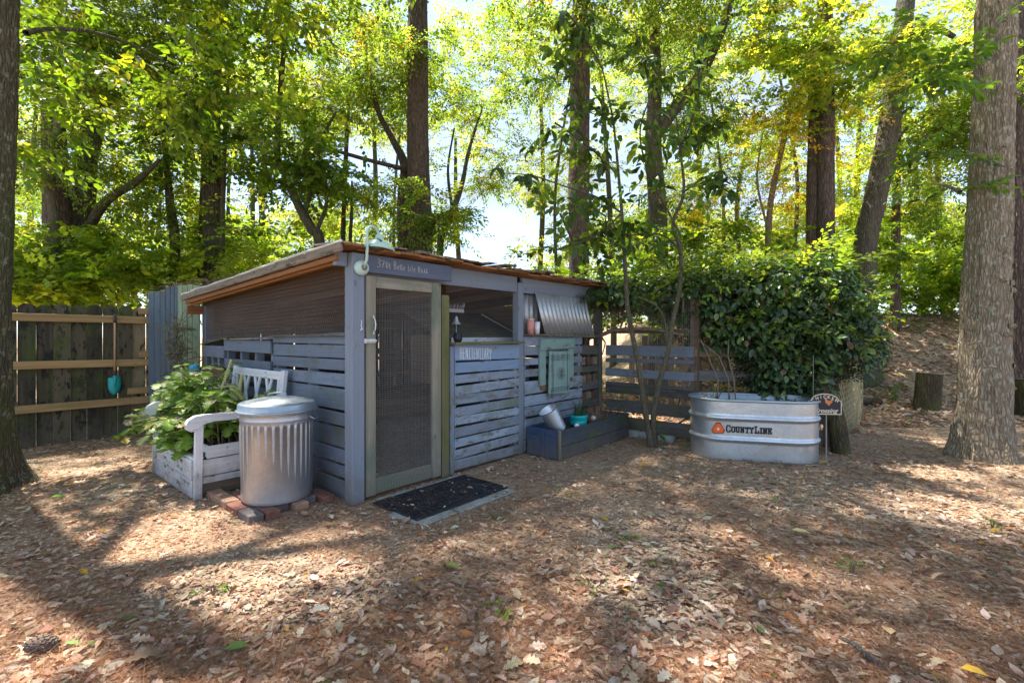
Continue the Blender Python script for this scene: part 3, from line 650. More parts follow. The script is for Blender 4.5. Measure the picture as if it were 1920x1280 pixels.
pb = board('panel_board', pn, (0.0, 0, 0), (0.02, 0, .47), .40, .022, M['mint'], jit=.002)
rm = MB()
for z in (.03, .048, .066, .375, .392, .409, .426): rm.box((.01, -.0125, z), (.38, .004, .005), .001)
for x in (-.15, -.13, .15): rm.box((x, -.0125, .235), (.005, .004, .44), .001)
rm.build('groove_lines', M['planter_moss'], pn)
ro = MB()
for k in range(14):
    a = k*2*math.pi/14; ro.box((0, 0, 0), (.004, .004, .03), .001, Matrix.Translation((.02+.05*math.sin(a), -.0125, .22+.045*math.cos(a))) @ Matrix.Rotation(a, 4, 'Y'))
    ro.box((0, 0, 0), (.009, .004, .009), .002, Matrix.Translation((.02+.078*math.sin(a), -.0125, .22+.068*math.cos(a))))
for k in range(7):
    a = k*2*math.pi/7; ro.box((0, 0, 0), (.01, .004, .014), .003, Matrix.Translation((.02+.022*math.sin(a), -.0125, .22+.02*math.cos(a))) @ Matrix.Rotation(a, 4, 'Y'))
ro.build('rosette', M['black'], pn)
# cups on the sill
def cup(loc, r, h, mat, label):
    c = thing('cup', label, 'cup', loc); m = MB(); m.lathe([(0, 0), (r*.8, 0), (r, h), (r-.004, h), (r*.8-.004, .006), (0, .006)], 20); m.build('body', M[mat], c, True)
    m = MB(); m.lathe([(r-.002, h-.004), (r+.003, h-.002), (r+.003, h+.003), (r-.004, h+.003)], 20); m.build('rim', M['white_metal'], c, True)
cup(S(2.07, -.03, 1.26), .042, .16, 'redwhite', 'red and white patterned cup on the sill beside the middle post')
cup(S(2.18, -.03, 1.26), .036, .13, 'white_metal', 'plain white cup on the sill beside the corrugated sheets')
# small pot, bell ornament
bp = thing('black_pot', 'small black pot on the green sill at the left end of the wire window', 'pot', S(1.0, -.045, 1.186)); m = MB(); m.lathe([(0, 0), (.03, 0), (.042, .03), (.038, .06), (.03, .075), (.034, .085), (.028, .085), (.0, .07)], 16); m.build('body', M['rubber'], bp, True)
be = thing('bell_ornament', 'grey metal bell ornament on a thin rod behind the wire window', 'bell', S(1.08, .06, 1.18), A0)
m = MB(); m.tube([(0, 0, 0), (0, 0, .19)], .004, 6); m.build('rod', M['wire'], be)
m = MB(); m.lathe([(.045, .17), (.04, .178), (.022, .2), (.014, .23), (.004, .245), (0, .25)], 20); m.build('bell', M['iron'], be, True)
m = MB(); m.box((0, 0, .295), (.19, .012, .035), .004)
for k in range(9): m.tube([(-.08+.02*k, 0, .31), (-.07+.02*k+R.uniform(-.02, .02), 0, .345+R.uniform(0, .03)), (-.06+.02*k, 0, .33)], .003, 5)
m.build('scroll_plate', M['wire'], be)
# lamp
lp = thing('gooseneck_lamp', 'mint green gooseneck barn lamp with chipped shade above the coop door', 'lamp', S(.015, -.06, 0), A0)
m = MB(); M90 = Matrix.Translation((0, 0, 1.745)) @ Matrix.Rotation(rad(90), 4, 'X')
m.lathe([(0, .045), (.03, .042), (.05, .03), (.058, .012), (.058, -.004), (0, -.004)], 24, M90); m.build('wall_plate', M['mintlamp'], lp, True)
m = MB(); m.lathe([(0, .05), (.022, .05), (.026, .03)], 16, M90); m.build('cap', M['roof_old'], lp, True)
R.seed(3)
arc = [(0, -.04, 1.745), (0, -.075, 1.80), (0, -.08, 1.87), (0, -.08, 1.95)]+[(.065-.065*math.cos(a), -.08+.05*(a/3.2), 1.985+.068*math.sin(a)) for a in np.linspace(.1, 3.0, 12)]+[(.133, -.03, 2.0)]
m = MB(); m.tube(arc, .011, 10); m.build('neck', M['mintlamp'], lp, True)
m = MB(); Ms = Matrix.Translation((.135, -.03, 1.965)) @ Matrix.Rotation(rad(6), 4, 'Y') @ Matrix.Diagonal((.9, .9, 1.2, 1))
m.lathe([(0, .04), (.018, .04), (.03, .03), (.036, .008), (.064, -.006), (.088, -.016), (.092, -.03), (.135, -.045), (.14, -.066), (.134, -.066), (.08, -.04), (.0, -.03)], 32, Ms)
ml, nt, bs = newmat('chipped_mint'); v, _ = objvec(nt); n = noise(nt, v, 16, 4, .6); c = ramp(nt, n, [(.60, (.42, .6, .52)), (.62, (.06, .05, .05))])
nt.links.new(c, bs.inputs['Base Color']); bs.inputs['Roughness'].default_value = .4
m.build('shade', ml, lp, True)

# ------------------------------------------------ pen fence beside the coop and under the vines
pen = thing('pen_fence', 'dark weathered board and wire fence running from the coop corner to the vines', 'fence', S(3.64, 0, 0), A0)
# local: x=0 line, y from 0 to -1.2 towards the camera, then a kink
for z0, z1 in ((.99, 1.12), (.90, .95), (.72, .82), (.50, .645), (.27, .42), (.06, .21)):
    board('slat', pen, (0, -.05, (z0+z1)/2), (0, -1.2, (z0+z1)/2+R.uniform(-.012, .012)), z1-z0, .022, M['blue_side' if R.random() < .55 else 'dark_board'], (-1, 0, 0), .003, .003)
for yy in (-1.2,): board('post', pen, (.06, yy, 0), (.06, yy, 1.7), .1, .1, M['inside'])
board('rail', pen, (.03, -.05, 1.30), (.03, -1.2, 1.29), .05, .05, M['inside'], jit=.006); board('rail', pen, (.03, -.05, 1.74), (.03, -1.2, 1.74), .07, .05, M['inside'])
stuff(gridwire(lambda a, b: (-.02+.01*math.sin(a*4), -.05-a, .62+b), 1.15, 1.12, .025, .025, .0009).build('wire_mesh', M['wire'], pen))
kx = Vector((1.05, -1.0, 0))  # direction of the kinked run in local coordinates, computed from world
q0 = S(3.64, -1.2); q1 = Vector((3.62, 5.42, 0))
def toL(p): return Matrix.Rotation(-A0, 4, 'Z') @ (Vector(p)-S(3.64, 0, 0))
nl = toL(q1)-toL(q0); nn = Vector((nl.y, -nl.x, 0)).normalized()
for z0, z1 in ((.72, .84), (.49, .6), (.25, .38), (.03, .16), (1.0, 1.1)):
    a, b = toL(q0), toL(q1); a.z = b.z = (z0+z1)/2; board('slat', pen, a, b, z1-z0, .022, M['dark_board' if z0 < .9 else 'inside'], nn, .003, .003)
for f in (.5, .97):
    p = toL(q0.lerp(q1, f)); board('post', pen, (p.x, p.y, 0), (p.x, p.y, 1.8), .09, .09, M['inside'])
p = toL(q1); bq = toL(Vector((5.0, 6.95, 0)))
for f in (.5, 1.0): w_ = p.lerp(bq, f); board('post', pen, (w_.x, w_.y, 0), (w_.x, w_.y, 1.75), .09, .09, M['inside'])
# far side of the pen
a = toL(S(3.64, 3.2)); b = toL(Vector((5.2, 8.6, 0)))
for k in range(15):
    w_ = toL(Vector((1.9, 7.6, 0)).lerp(Vector((4.7, 7.3, 0)), k/14)); board('picket', pen, (w_.x, w_.y, 0), (w_.x, w_.y, 1.1+R.uniform(-.1, .15)), .09, .02, M['roof_old'], nn)
# stones at the foot of the fence
for k, (u, v) in enumerate(((3.60, -.25), (3.60, -.48), (3.6, -.68), (3.58, -.92))):
    w_ = S(u-.06, v, .03); m = MB(); m.box((0, 0, 0), (.11, .2, .085), .02); o = m.build('paving_stone', M['stone']); o.location = w_; o.rotation_euler = (0, 0, A0+R.uniform(-.1, .1)); tag(o, ['grey stone block nearest the coop corner at the foot of the pen fence', 'second grey stone block from the coop at the foot of the pen fence', 'grey stone block just behind the sapling at the foot of the pen fence', 'grey stone block nearest the stock tank at the foot of the pen fence'][k], 'stone', 'stones at the foot of the pen fence')
# drift branch across the wire
m = MB(); m.tube([S(3.50, .12, 1.22), S(3.52, -.02, 1.24), S(3.55, -.2, 1.31), S(3.58, -.5, 1.33), S(3.57, -.8, 1.31), S(3.58, -1.1, 1.25)], [.03, .028, .026, .024, .02, .014], 8)
m.tube([S(3.5, -.05, 1.25), S(3.5, -.12, 1.15), S(3.5, -.08, 1.0)], [.015, .01, .006], 6); tag(m.build('dead_branch', M['vine'], smooth=True), 'crooked brown dead branch lying along the wire mesh of the pen fence', 'branch')
# lattice
la = Vector((3.66, 5.36, 0)); lb = Vector((5.02, 6.9, 0)); ld = (lb-la); LL = ld.length
lat = thing('lattice_panel', 'tan diagonal lattice panel standing at the right end of the vines', 'lattice', la, math.atan2(ld.y, ld.x))
hh = .82; s_ = .095
k = -hh
while k < LL:
    for sgn in (1, -1):
        x0, z0, x1, z1 = (k, 0, k+hh, hh) if sgn > 0 else (k+hh, 0, k, hh)
        def clip(xa, za, xb, zb):
            if xa < 0: t = (0-xa)/(xb-xa); xa, za = 0, za+(zb-za)*t
            if xa > LL: t = (LL-xa)/(xb-xa); xa, za = LL, za+(zb-za)*t
            return xa, za
        if min(x0, x1) > LL or max(x0, x1) < 0: continue
        a_ = clip(x0, z0, x1, z1); b_ = clip(x1, z1, x0, z0)
        if abs(a_[0]-b_[0]) < .03: continue
        off = -.005 if sgn > 0 else .005
        board('lath', lat, (a_[0], off, a_[1]+.03), (b_[0], off, b_[1]+.03), .017, .006, M['lattice'], bev=.001)
    k += s_*1.42
board('edge_lath', lat, (LL, -.014, 0), (LL, -.014, hh+.05), .035, .012, M['lattice']); 

# ------------------------------------------------ left fence
fa, fb = Vector((-6.6, 4.05, 0)), Vector((-4.52, 6.16, 0)); fd = (fb-fa); FL = fd.length
fen = thing('wooden_fence', 'mossy dog-eared wooden privacy fence with three tan rails behind the left tree', 'fence', fa, math.atan2(fd.y, fd.x))
x = 0; k = 0
while x < FL-.02:
    w = R.uniform(.132, .146); h = 1.60+R.uniform(-.012, .012); c = .035; poly = [(-w/2, 0), (w/2, 0), (w/2, h-c), (w/2-c, h-.004), (w/2-c-.01, h), (-w/2+c+.01, h), (-w/2+c, h-.004), (-w/2, h-c)]
    Mx = Matrix(((0, 0, 1, 0), (0, 1, 0, 0), (-1, 0, 0, 0), (0, 0, 0, 1)))   # length along own X
    m = MB(); m.add([(p[1]-h/2, yy, p[0]) for yy in (-.009, .009) for p in poly], [tuple(range(8)), tuple(range(15, 7, -1))]+[(i, i+8, (i+1) % 8+8, (i+1) % 8) for i in range(8)])
    o = m.build('board', M['fence'], fen); o.matrix_basis = Matrix.Translation((x+w/2, .02+(.022 if k % 2 else 0), h/2)) @ Matrix.Rotation(rad(-90), 4, 'Y') @ Matrix.Rotation(R.uniform(-.006, .006), 4, 'Y'); x += w+.003; k += 1
for z0, z1 in ((1.465, 1.435), (.935, .905), (.42, .44)): board('rail', fen, (0, -.02, z0), (FL, -.02, z1), .088, .04, M['rail'], bev=.005)
for z in (1.56, 1.02, .57): board('rail_offcut', fen, (FL-.33 if z < .9 else FL-.22, -.02, z-.012), (FL, -.02, z-.012), .08, .045, M['rail'], bev=.005)
pa, pb_ = Vector((-4.57, 6.04, 0)), Vector((-3.76, 5.80, 0)); pd = pb_-pa; PL = pd.length
pan = thing('board_screen', 'tall screen of slate blue and pale green upright boards between fence and coop', 'screen', pa, math.atan2(pd.y, pd.x))
xs = [0, .1, .2, .29, .37, .43, .50, .575, .66, .735, .845]
for i in range(10):
    blue = xs[i] < .49; h = (1.79+.012*i) if blue else 1.855
    board('board', pan, ((xs[i]+xs[i+1])/2, 0 if blue else -.012, 0), ((xs[i]+xs[i+1])/2, 0 if blue else -.012, h+R.uniform(-.01, .01)), xs[i+1]-xs[i]-.006, .02, M['panel_blue' if blue else 'panel_green'])
# shovel
sh = thing('shovel', 'small shovel with wooden shaft and teal blade hanging on the fence', 'shovel', (-4.838, 5.837, 0), math.atan2(fd.y, fd.x))
m = MB(); m.tube([(0, -.06, .80), (0, -.065, 1.45)], [.0125, .0115], 10); m.build('shaft', M['handle'], sh, True)
m = MB(); m.tube([(0, -.062, .70), (0, -.06, .82)], [.017, .015], 10); m.tube([(0, -.065, 1.40), (0, -.066, 1.47), (0, -.06, 1.50)], [.015, .016, .01], 10); m.build('collar', M['rust'], sh, True)
V, Fc = [], []
for i in range(9):
    z = .74-.21*i/8; hw = .064*math.sqrt(max(0, 1-(max(0, i-3)/5.2)**2))*(1 if i else .9)
    for j in range(7): s = j/3-1; V.append((s*hw, -.06+.028*s*s-.012*math.sin(i/8*3), z+.012*(1-s*s)*0))
for i in range(8):
    for j in range(6): a = i*7+j; Fc.append((a, a+7, a+8, a+1))
m = MB().add(V, Fc); o = m.build('blade', M['teal'], sh, True); mm = o.modifiers.new('s', 'SOLIDIFY'); mm.thickness = .003
m = MB(); m.tube([(0, -.075, .62), (0, -.072, .76)], [.006, .02], 8); m.build('socket', M['teal'], sh, True)

# ------------------------------------------------ trash can, bricks
cc = Vector((-1.745, 3.57, .058))
can = thing('trash_can', 'ribbed galvanised steel trash can with lid standing on bricks', 'trash can', cc)
prof = []
for z in np.linspace(0, .64, 90):
    r = .232+.016*z/.64
    for zc in (.035, .065, .095): r += .006*math.exp(-((z-zc)/.009)**2)
    r += .004*math.exp(-((z-.585)/.008)**2)+.006*math.exp(-((z-.635)/.008)**2)
    prof.append((r, z))
def flute(a, r, z):
    f = sstep(.125, .155, z)*(1-sstep(.53, .56, z)); c = math.cos(a*31); r = r+float(f)*.0105*(math.copysign(abs(c)**.4, c)-.6)
    r += .003*math.sin(a*3+z*9)*.5
    return r*math.cos(a), r*math.sin(a)
m = MB(); m.lathe([(0, .002), (.225, .002)]+prof+[(.243, .64), (.24, .02)], 496, None, flute); m.build('body', M['can'], can, True)
m = MB(); m.lathe([(.254, .637), (.275, .640), (.278, .645), (.268, .652), (.263, .655), (.262, .690), (.256, .698), (.24, .703), (.22, .700), (.19, .712), (.13, .728), (.06, .738), (0, .741)], 96, None, lambda a, r, z: ((r+.002*math.sin(5*a))*math.cos(a), (r+.002*math.sin(4*a))*math.sin(a)))
m.build('lid', M['lid'], can, True)
m = MB(); m.tube([(-.06, -.02, .735), (-.055, -.015, .757), (0, 0, .765), (.055, .015, .757), (.06, .02, .735)], .007, 8); m.build('lid_handle', M['lid'], can, True)
for s in (-1, 1):
    m = MB(); m.tube([(s*.25, -.035*s, .60), (s*.285, -.03*s, .575), (s*.285, .03*s, .575), (s*.25, .035*s, .60)], .006, 8); m.build('side_handle', M['can'], can, True)
bk = thing('brick_pad', 'square pad of red and tan bricks under the trash can', 'brick pad', S(-.68, .17), A0)
# local: x toward the wall (u), y along v; near corner at S(-.64,-.0)
for i in range(6):
    for j in range(4):
        L_, W_ = .2, .098
        if i % 2 == 0 and False: pass
rows = [('v', 0.0)]+[('u', 1)]
bx = []
y = -.02
for j in range(4): bx.append((.05, .10+j*.208-.02, .098, .2))
for i in range(5):
    for j in range(3): bx.append((.155+i*.101, .10+j*.206-.03+(.09 if i % 2 else 0), .096, .198))
for i, (x_, y_, w_, l_) in enumerate(bx):
    m = MB(); m.box((0, 0, 0), (w_*R.uniform(.97, 1), l_*R.uniform(.97, 1), .058), .006)
    m.v = [(a+R.uniform(-.002, .002), b+R.uniform(-.002, .002), c+R.uniform(-.0015, .0015)) for a, b, c in m.v]
    o = m.build('brick', M[R.choice(['brick_tan', 'brick_red', 'brick_tan', 'brick_dark'])], bk); o.location = (x_, y_, .027+R.uniform(-.003, .003)); o.rotation_euler = (0, 0, R.uniform(-.02, .02))

# ------------------------------------------------ doormat and slab
mat_ = thing('doormat', 'black rubber doormat with openwork scroll pattern in front of the coop door', 'doormat', S(.52, -.40, 0), A0)
m = MB(); m.box((0, 0, .018), (.92, .52, .012), .005); m.build('base', M['rubber'], mat_)
m = MB(); R.seed(5)
for k in range(190):
    x_, y_ = R.uniform(-.42, .42), R.uniform(-.22, .22); a0_ = R.uniform(0, 6.28); r_ = R.uniform(.012, .028)
    m.tube([(x_+r_*math.cos(a0_+t), y_+r_*math.sin(a0_+t), .025) for t in np.linspace(0, 4.2, 7)], .004, 4)
for s in (-1, 1): m.box((0, s*.24, .026), (.9, .014, .008), .002); m.box((s*.44, 0, .026), (.014, .46, .008), .002)
m.build('raised_pattern', M['rubber'], mat_)
slab = thing('stone_edging', 'grey paving slab partly buried beneath the doormat', 'paving slab', S(.55, -.40, 0), A0)
for (x0, y0, x1, y1) in ((-.4, .29, .42, .27), (-.5, -.30, .42, -.31), (-.5, .0, -.48, -.28)):
    n = 3
    for k in range(n):
        f0, f1 = k/n, (k+.97)/n; a_ = Vector((x0+(x1-x0)*f0, y0+(y1-y0)*f0, 0.006)); b_ = Vector((x0+(x1-x0)*f1, y0+(y1-y0)*f1, .006)); board('stone', slab, a_, b_, .085, .02, M['stone'], (0, 0, 1), .008, .005)

# ------------------------------------------------ bench planter
bn = thing('bench_planter', 'white peeling wooden bench turned into a planter beside the trash can', 'bench planter', S(-.43, 1.50), A0)
yN, yF, xF, xB = -.50, .54, -.33, .30
board('box_board', bn, (xF, yN, .225), (xF, yF, .225), .145, .025, M['white_old'], (-1, 0, 0)); board('box_board', bn, (xF+.006, yN, .078), (xF+.006, yF, .078), .135, .025, M['white_old'], (-1, 0, 0))
board('seat_slat', bn, (xF+.04, yN, .305), (xF+.04, yF, .305), .075, .018, M['white'], (0, 0, 1)); board('box_board', bn, (xF+.10, yN, .35), (xF+.10, yF, .35), .09, .02, M['white'], (-1, 0, 0))
for yy, s in ((yN-.015, -1), (yF+.015, 1)):
    board('side_board', bn, (xF+.09, yy, .345), (xB, yy, .345), .095, .022, M['white'], (0, s, 0)); board('side_board', bn, (xF+.02, yy, .228), (xB, yy, .228), .125, .022, M['white_old'], (0, s, 0))
    board('side_board', bn, (xF+.06, yy, .135), (xB, yy, .132), .05, .02, M['white'], (0, s, 0)); board('gap_shade', bn, (xF+.06, yy-s*.02, .06), (xB, yy-s*.02, .06), .1, .02, M['inside'], (0, s, 0))  # lowest brown board stands in for the dark gap beneath the sides
    board('leg', bn, (xF+.02, yy+s*.028, 0), (xF+.03, yy+s*.028, .57), .055, .035, M['white'], (0, s, 0)); board('leg', bn, (xB+.02, yy+s*.0, 0), (xB+.02, yy, .4), .05, .05, M['white'], (0, s, 0))
    # scroll arm
    top = [(.30, .63), (.15, .625), (0, .632), (-.15, .642), (-.27, .645), (-.33, .640), (-.375, .615), (-.392, .58), (-.385, .545), (-.36, .527), (-.325, .53), (-.30, .55), (-.275, .575), (-.2, .588), (0, .582), (.15, .58), (.30, .582)]
    m = MB(); m.prism(top, .055, Matrix.Translation((0, yy+s*.028, 0))); m.build('arm', M['white'], bn)
    board('back_stile', bn, (xB-.01, yy, .3), (xB+.055, yy, .945), .045, .06, M['white'], (0, s, 0), .008)
board('back_rail', bn, (xB+.04, yN-.0, .895), (xB+.04, yF, .895), .075, .03, M['white'], (-1, 0, 0), .01); board('back_rail', bn, (xB+.01, yN, .52), (xB+.01, yF, .52), .06, .03, M['white'], (-1, 0, 0))
for k in range(8):
    y0 = yN+.06+k*.125; dl = .12 if k % 2 else -.12
    board('back_slat', bn, (xB+.015, y0, .54), (xB+.037, min(max(y0+dl, yN+.05), yF-.05), .865), .035, .018, M['white'], (-1, 0, 0))
m = MB(); m.box((-.0, .02, .31), (.56, 1.0, .06), .01); m.build('soil', M['soil'], bn)
# plant in the bench
plant = thing('coleus_plant', 'bushy variegated green plant with cream flower spikes overflowing the white bench', 'plant', S(-.43, 1.5, .33), A0)
def colL(base, edge):
    V, Fc = lf_lobed(.05); V = V.copy(); V[:, 1] *= 1.25; V[:, 2] *= .8
    c = np.tile(np.array(base), (len(V), 1)); c[1::3] = edge; return V, Fc, c
tmpl = []
for base, mid in (((.14, .25, .035), (.22, .33, .07)), ((.13, .23, .035), (.14, .08, .06)), ((.2, .28, .05), (.5, .47, .3)), ((.11, .2, .035), (.2, .3, .06)), ((.42, .42, .26), (.18, .1, .08))):
    V, Fc, c = colL(base, mid); me = npmesh('leaf', V, Fc, c); me.materials.append(M['coleus']); tmpl.append((me, V, Fc, c))
st = MB(); big = []; rest = []; R.seed(12)
for k in range(170):
    y0 = R.uniform(-.42, .5); x0 = R.uniform(-.22, .2); out = R.random()
    tip = Vector((x0+R.uniform(-.36, .1)*(1 if out < .6 else .5), y0*1.15+R.uniform(-.1, .2)+(.2 if y0 > .3 else 0), R.uniform(.06, .56)+(.08 if y0 > 0 and x0 > 0 else 0)))
    if tip.x < -.33: tip.z = R.uniform(-.02, .26)
    if y0 < -.25: tip.z = min(tip.z, .42); tip.y = max(tip.y, -.5)
    mid = Vector((x0, y0, 0)).lerp(tip, .55)+Vector((0, 0, .12)); st.tube([(x0, y0, -.02), mid, tip], [.006, .005, .003], 5)
    for j in range(9):
        f = .3+.7*j/8; p = Vector((x0, y0, 0)).lerp(mid, f*2) if f < .5 else mid.lerp(tip, f*2-1)
        yaw = j*2.4+R.uniform(-.5, .5); pit = R.uniform(-.15, .85); s = R.uniform(.09, .15)*(1.1 if j > 5 else .9)
        big.append((p, yaw, pit, R.uniform(-.4, .4), s, R.choices(range(5), [35, 12, 14, 30, 8])[0]))
big.sort(key=lambda b: (b[0].x*.7+b[0].y*.2-b[0].z*.8))
for i, (p, yaw, pit, rl, s, kk) in enumerate(big):
    Mx = Matrix.Translation(p) @ Matrix.Rotation(yaw, 4, 'Z') @ Matrix.Rotation(pit, 4, 'Y') @ Matrix.Rotation(rl, 4, 'X') @ Matrix.Scale(s, 4)
    if i < 280: o = bpy.data.objects.new('leaf', tmpl[kk][0]); COL.objects.link(o); o.parent = plant; o.matrix_basis = Mx
    else:
        _, V, Fc, c = tmpl[kk]; A = np.array(Mx); rest.append((V @ A[:3, :3].T+A[:3, 3], Fc, c))
V, Fc, c = join(rest); stuff(link('inner_leaves', npmesh('inner_leaves', V, Fc, c), M['coleus'], plant))
st.build('stems', plain('stem_green', (.2, .16, .09), .7), plant)
spm = plain('spike_cream', (.5, .48, .2), .7)
for a_, b_ in (((.02, -.02, .42), (.12, .02, .70)), ((-.18, .34, .30), (-.13, .52, .62)), ((-.3, .52, .12), (-.26, .86, .3)), ((.1, -.2, .4), (.12, -.22, .58)), ((-.12, .1, .2), (-.1, .15, .4))):
    m = MB(); a_, b_ = Vector(a_), Vector(b_); m.tube([a_, b_], [.004, .002], 5)
    for k in range(44):
        q = a_.lerp(b_, .15+.85*k/44); an = k*2.4; m.box((q.x+.011*math.cos(an)*(1-.5*k/44), q.y+.011*math.sin(an)*(1-.5*k/44), q.z), (.012, .012, .009), .003)
    m.build('flower_spike', spm, plant)
# watering rose (small blue can) and dried wreath on the screen
wc = thing('watering_can', 'small bright blue watering can hanging behind the bench plants', 'watering can', P(366, 692, 5.35))
m = MB(); m.lathe([(0, -.04), (.045, -.04), (.052, -.03), (.052, .03), (.045, .04), (0, .04)], 24, Matrix.Rotation(rad(75), 4, 'X')); m.build('body', M['blue_plastic'], wc, True)
m = MB(); m.tube([(-.04, -.02, -.02), (-.12, -.03, -.07)], [.018, .013], 8); m.lathe([(0, .03), (.028, .03), (.03, .02), (.014, 0)], 14, Matrix.Translation((-.11, -.03, -.065)) @ Matrix.Rotation(rad(-125), 4, 'Y')); m.build('spout', M['blue_plastic'], wc, True)
m = MB(); m.tube([(.03, 0, .07), (.08, .02, .12), (.0, .03, .14), (-.12, .02, .1), (-.3, .03, -.02), (-.42, .04, -.08)], .007, 6); m.build('hanging_hook', M['rust'], wc)
wr = thing('dried_wreath', 'straggly dried greenery bundle hanging on the pale green boards', 'dried plant', P(344, 640, 5.62))
m = MB(); R.seed(9)
for k in range(260):
    a = R.uniform(0, 6.28); r_ = abs(R.gauss(0, .07)); p = Vector((r_*math.cos(a)*.9+.0, -.03+R.uniform(-.04, .04), R.uniform(-.3, .28))); p.x += -.06*math.sin((p.z+.3)*4)+(-.1 if R.random() < .25 else 0)
    d = Vector((R.gauss(0, .05), R.gauss(0, .03), R.gauss(-.02, .06))); m.tube([p, p+d, p+d*1.6+Vector((R.gauss(0, .02), 0, -.02))], [.004, .003, .001], 3, False)
stuff_m = plain('dried_olive', (.13, .12, .07), .9, var=.5); m.build('twigs', stuff_m, wr)
pos, _ = blob_points((0, -.04, 0), (.1, .05, .26), 130); V, Fc, c = foliage(pos, NR.uniform(.05, .11, 130), [(.09, .1, .04), (.14, .11, .06)], [1, 1]); stuff(link('dried_leaves', npmesh('dried_leaves', V, Fc, c), M['litter'], wr))
# tangle of dry vines on the pen roof behind the screen
tv = MB(); R.seed(21)
for k in range(420):
    p = Vector((R.uniform(-4.5, -3.0), R.uniform(5.9, 6.6), 1.80+R.uniform(-.06, .10))); p.z += .07*(1-abs(p.x+3.4)); q = p+Vector((R.gauss(0, .18), R.gauss(0, .12), R.gauss(0, .04)))
    tv.tube([p, p.lerp(q, .5)+Vector((0, 0, R.gauss(.02, .03))), q], [.003, .0035, .0015], 3, False)
o = tv.build('dry_vine_tangle', M['vine']); tag(o, 'tangle of dry grey vine twigs on top of the board screen behind the coop roof', 'dry vines'); o['kind'] = 'stuff'

# ------------------------------------------------ blue planter with bucket and pot
pb = thing('planter_box', 'long low wooden planter painted blue with mossy green front boards', 'planter box', S(1.98, -.46, 0), A0)
PLn = 1.46; Z1 = .30
board('end_board', pb, (.0, .39, .15), (.0, .17, .15), .29, .022, M['planter_blue'], (-1, 0, 0)); board('end_board', pb, (-.002, .165, .15), (-.002, .012, .15), .285, .022, M['planter_blue'], (-1, 0, 0)); board('end_strip', pb, (-.016, .19, .005), (-.016, .19, .29), .05, .014, M['planter_blue'], (-1, 0, 0))
board('corner_trim', pb, (-.004, -.01, 0), (-.004, -.01, .30), .028, .03, M['roof_old'])
board('front_board', pb, (.015, -.008, .215), (PLn, -.008, .215), .16, .022, M['planter_moss']); board('front_board', pb, (.015, -.004, .065), (PLn, -.004, .065), .13, .022, M['planter_moss'])
board('end_board', pb, (PLn, 0, .15), (PLn, .4, .15), .29, .022, M['planter_moss'], (1, 0, 0)); board('back_board', pb, (0, .40, .15), (PLn, .40, .15), .29, .022, M['planter_blue'])
m = MB(); m.box((PLn/2, .2, .2), (PLn-.03, .38, .05), .01); m.build('soil', M['soil'], pb)
bu = thing('metal_bucket', 'tilted galvanised metal bucket lying in the blue planter', 'bucket', S(2.16, -.27, .36), A0)
Mt = Matrix.Rotation(rad(-30), 4, 'Y') @ Matrix.Rotation(rad(-12), 4, 'X')
prof = [(.0, -.12), (.075, -.12)]+[(.078+.026*t+.0022*math.sin(t*75), -.12+.25*t) for t in np.linspace(0, 1, 70)]+[(.109, .133), (.106, .138), (.100, .13), (.076, -.11), (0, -.11)]
m = MB(); m.lathe(prof, 48, Mt); m.build('body', M['tank'], bu, True)
m = MB(); m.lathe([(.106, .132), (.111, .136), (.106, .141)], 48, Mt); m.build('rim', M['rust'], bu, True)
po = thing('teal_pot', 'teal and cobalt glazed pot of spiky grass in the blue planter', 'plant pot', S(2.62, -.28, .215), A0)
m = MB(); m.lathe([(0, 0), (.075, 0), (.09, .035), (.092, .04)], 32); m.build('base', M['bluepot'], po, True)
m = MB(); m.lathe([(.092, .04), (.096, .08), (.093, .085), (.098, .09), (.098, .118), (.102, .125), (.102, .145), (.092, .145), (.088, .12)], 40); m.build('bowl', M['teal_glaze'], po, True)
m = MB(); m.lathe([(0, .13), (.09, .125)], 24); m.build('soil', M['soil'], po)
gp = thing('grass_plant', 'spiky dark green grass growing in the teal pot', 'plant', S(2.62, -.28, .34), A0)
V = []; Fc = []; cl = []; R.seed(8)
for k in range(80):
    a = R.uniform(0, 6.28); L_ = R.uniform(.12, .26); p0 = Vector((R.gauss(0, .03), R.gauss(0, .03), 0)); d = Vector((math.cos(a), math.sin(a), 0)); sd = Vector((-d.y, d.x, 0))*.004; lean = R.uniform(.15, .8); n = len(V)
    for j in range(5):
        t = j/4; q = p0+d*lean*L_*t*t*1.2+Vector((0, 0, L_*(t-.35*lean*t*t))); V += [q+sd*(1-t*.9), q-sd*(1-t*.9)]
    for j in range(4): Fc.append((n+2*j, n+2*j+1, n+2*j+3, n+2*j+2))
    cl += [(.05*R.uniform(.6, 1.5), .10*R.uniform(.7, 1.3), .03)]*10
stuff(link('blades', npmesh('blades', np.array([tuple(v) for v in V]), np.array(Fc), np.array(cl)), M['leaf_dark'], gp))
for i, (u, v_, s_) in enumerate(((2.40, -.40, .03), (2.90, -.30, .035), (2.97, -.26, .028))):
    m = MB(); m.lathe([(0, -.9*s_), (.6*s_, -.6*s_), (s_, 0), (.75*s_, .6*s_), (0, .95*s_)], 14, Matrix.Rotation(.4, 4, 'X')); o = m.build('white_pebble', M['bulb'], smooth=True); o.location = S(u, v_, .25+s_)
    tag(o, ['small white pebble beside the bucket in the blue planter', 'larger white pebble just right of the teal pot', 'smaller white pebble further right of the teal pot'][i], 'pebble')
dr = MB(); R.seed(4)
for k in range(120):
    u = R.uniform(2.75, 3.35); p = S(u, R.uniform(-.42, -.1), .22); q = p+Vector((R.gauss(0, .07), R.gauss(0, .05), R.uniform(.04, .24))); dr.tube([p, p.lerp(q, .6)+Vector((R.gauss(0, .02), 0, .02)), q], [.002, .002, .001], 3, False)
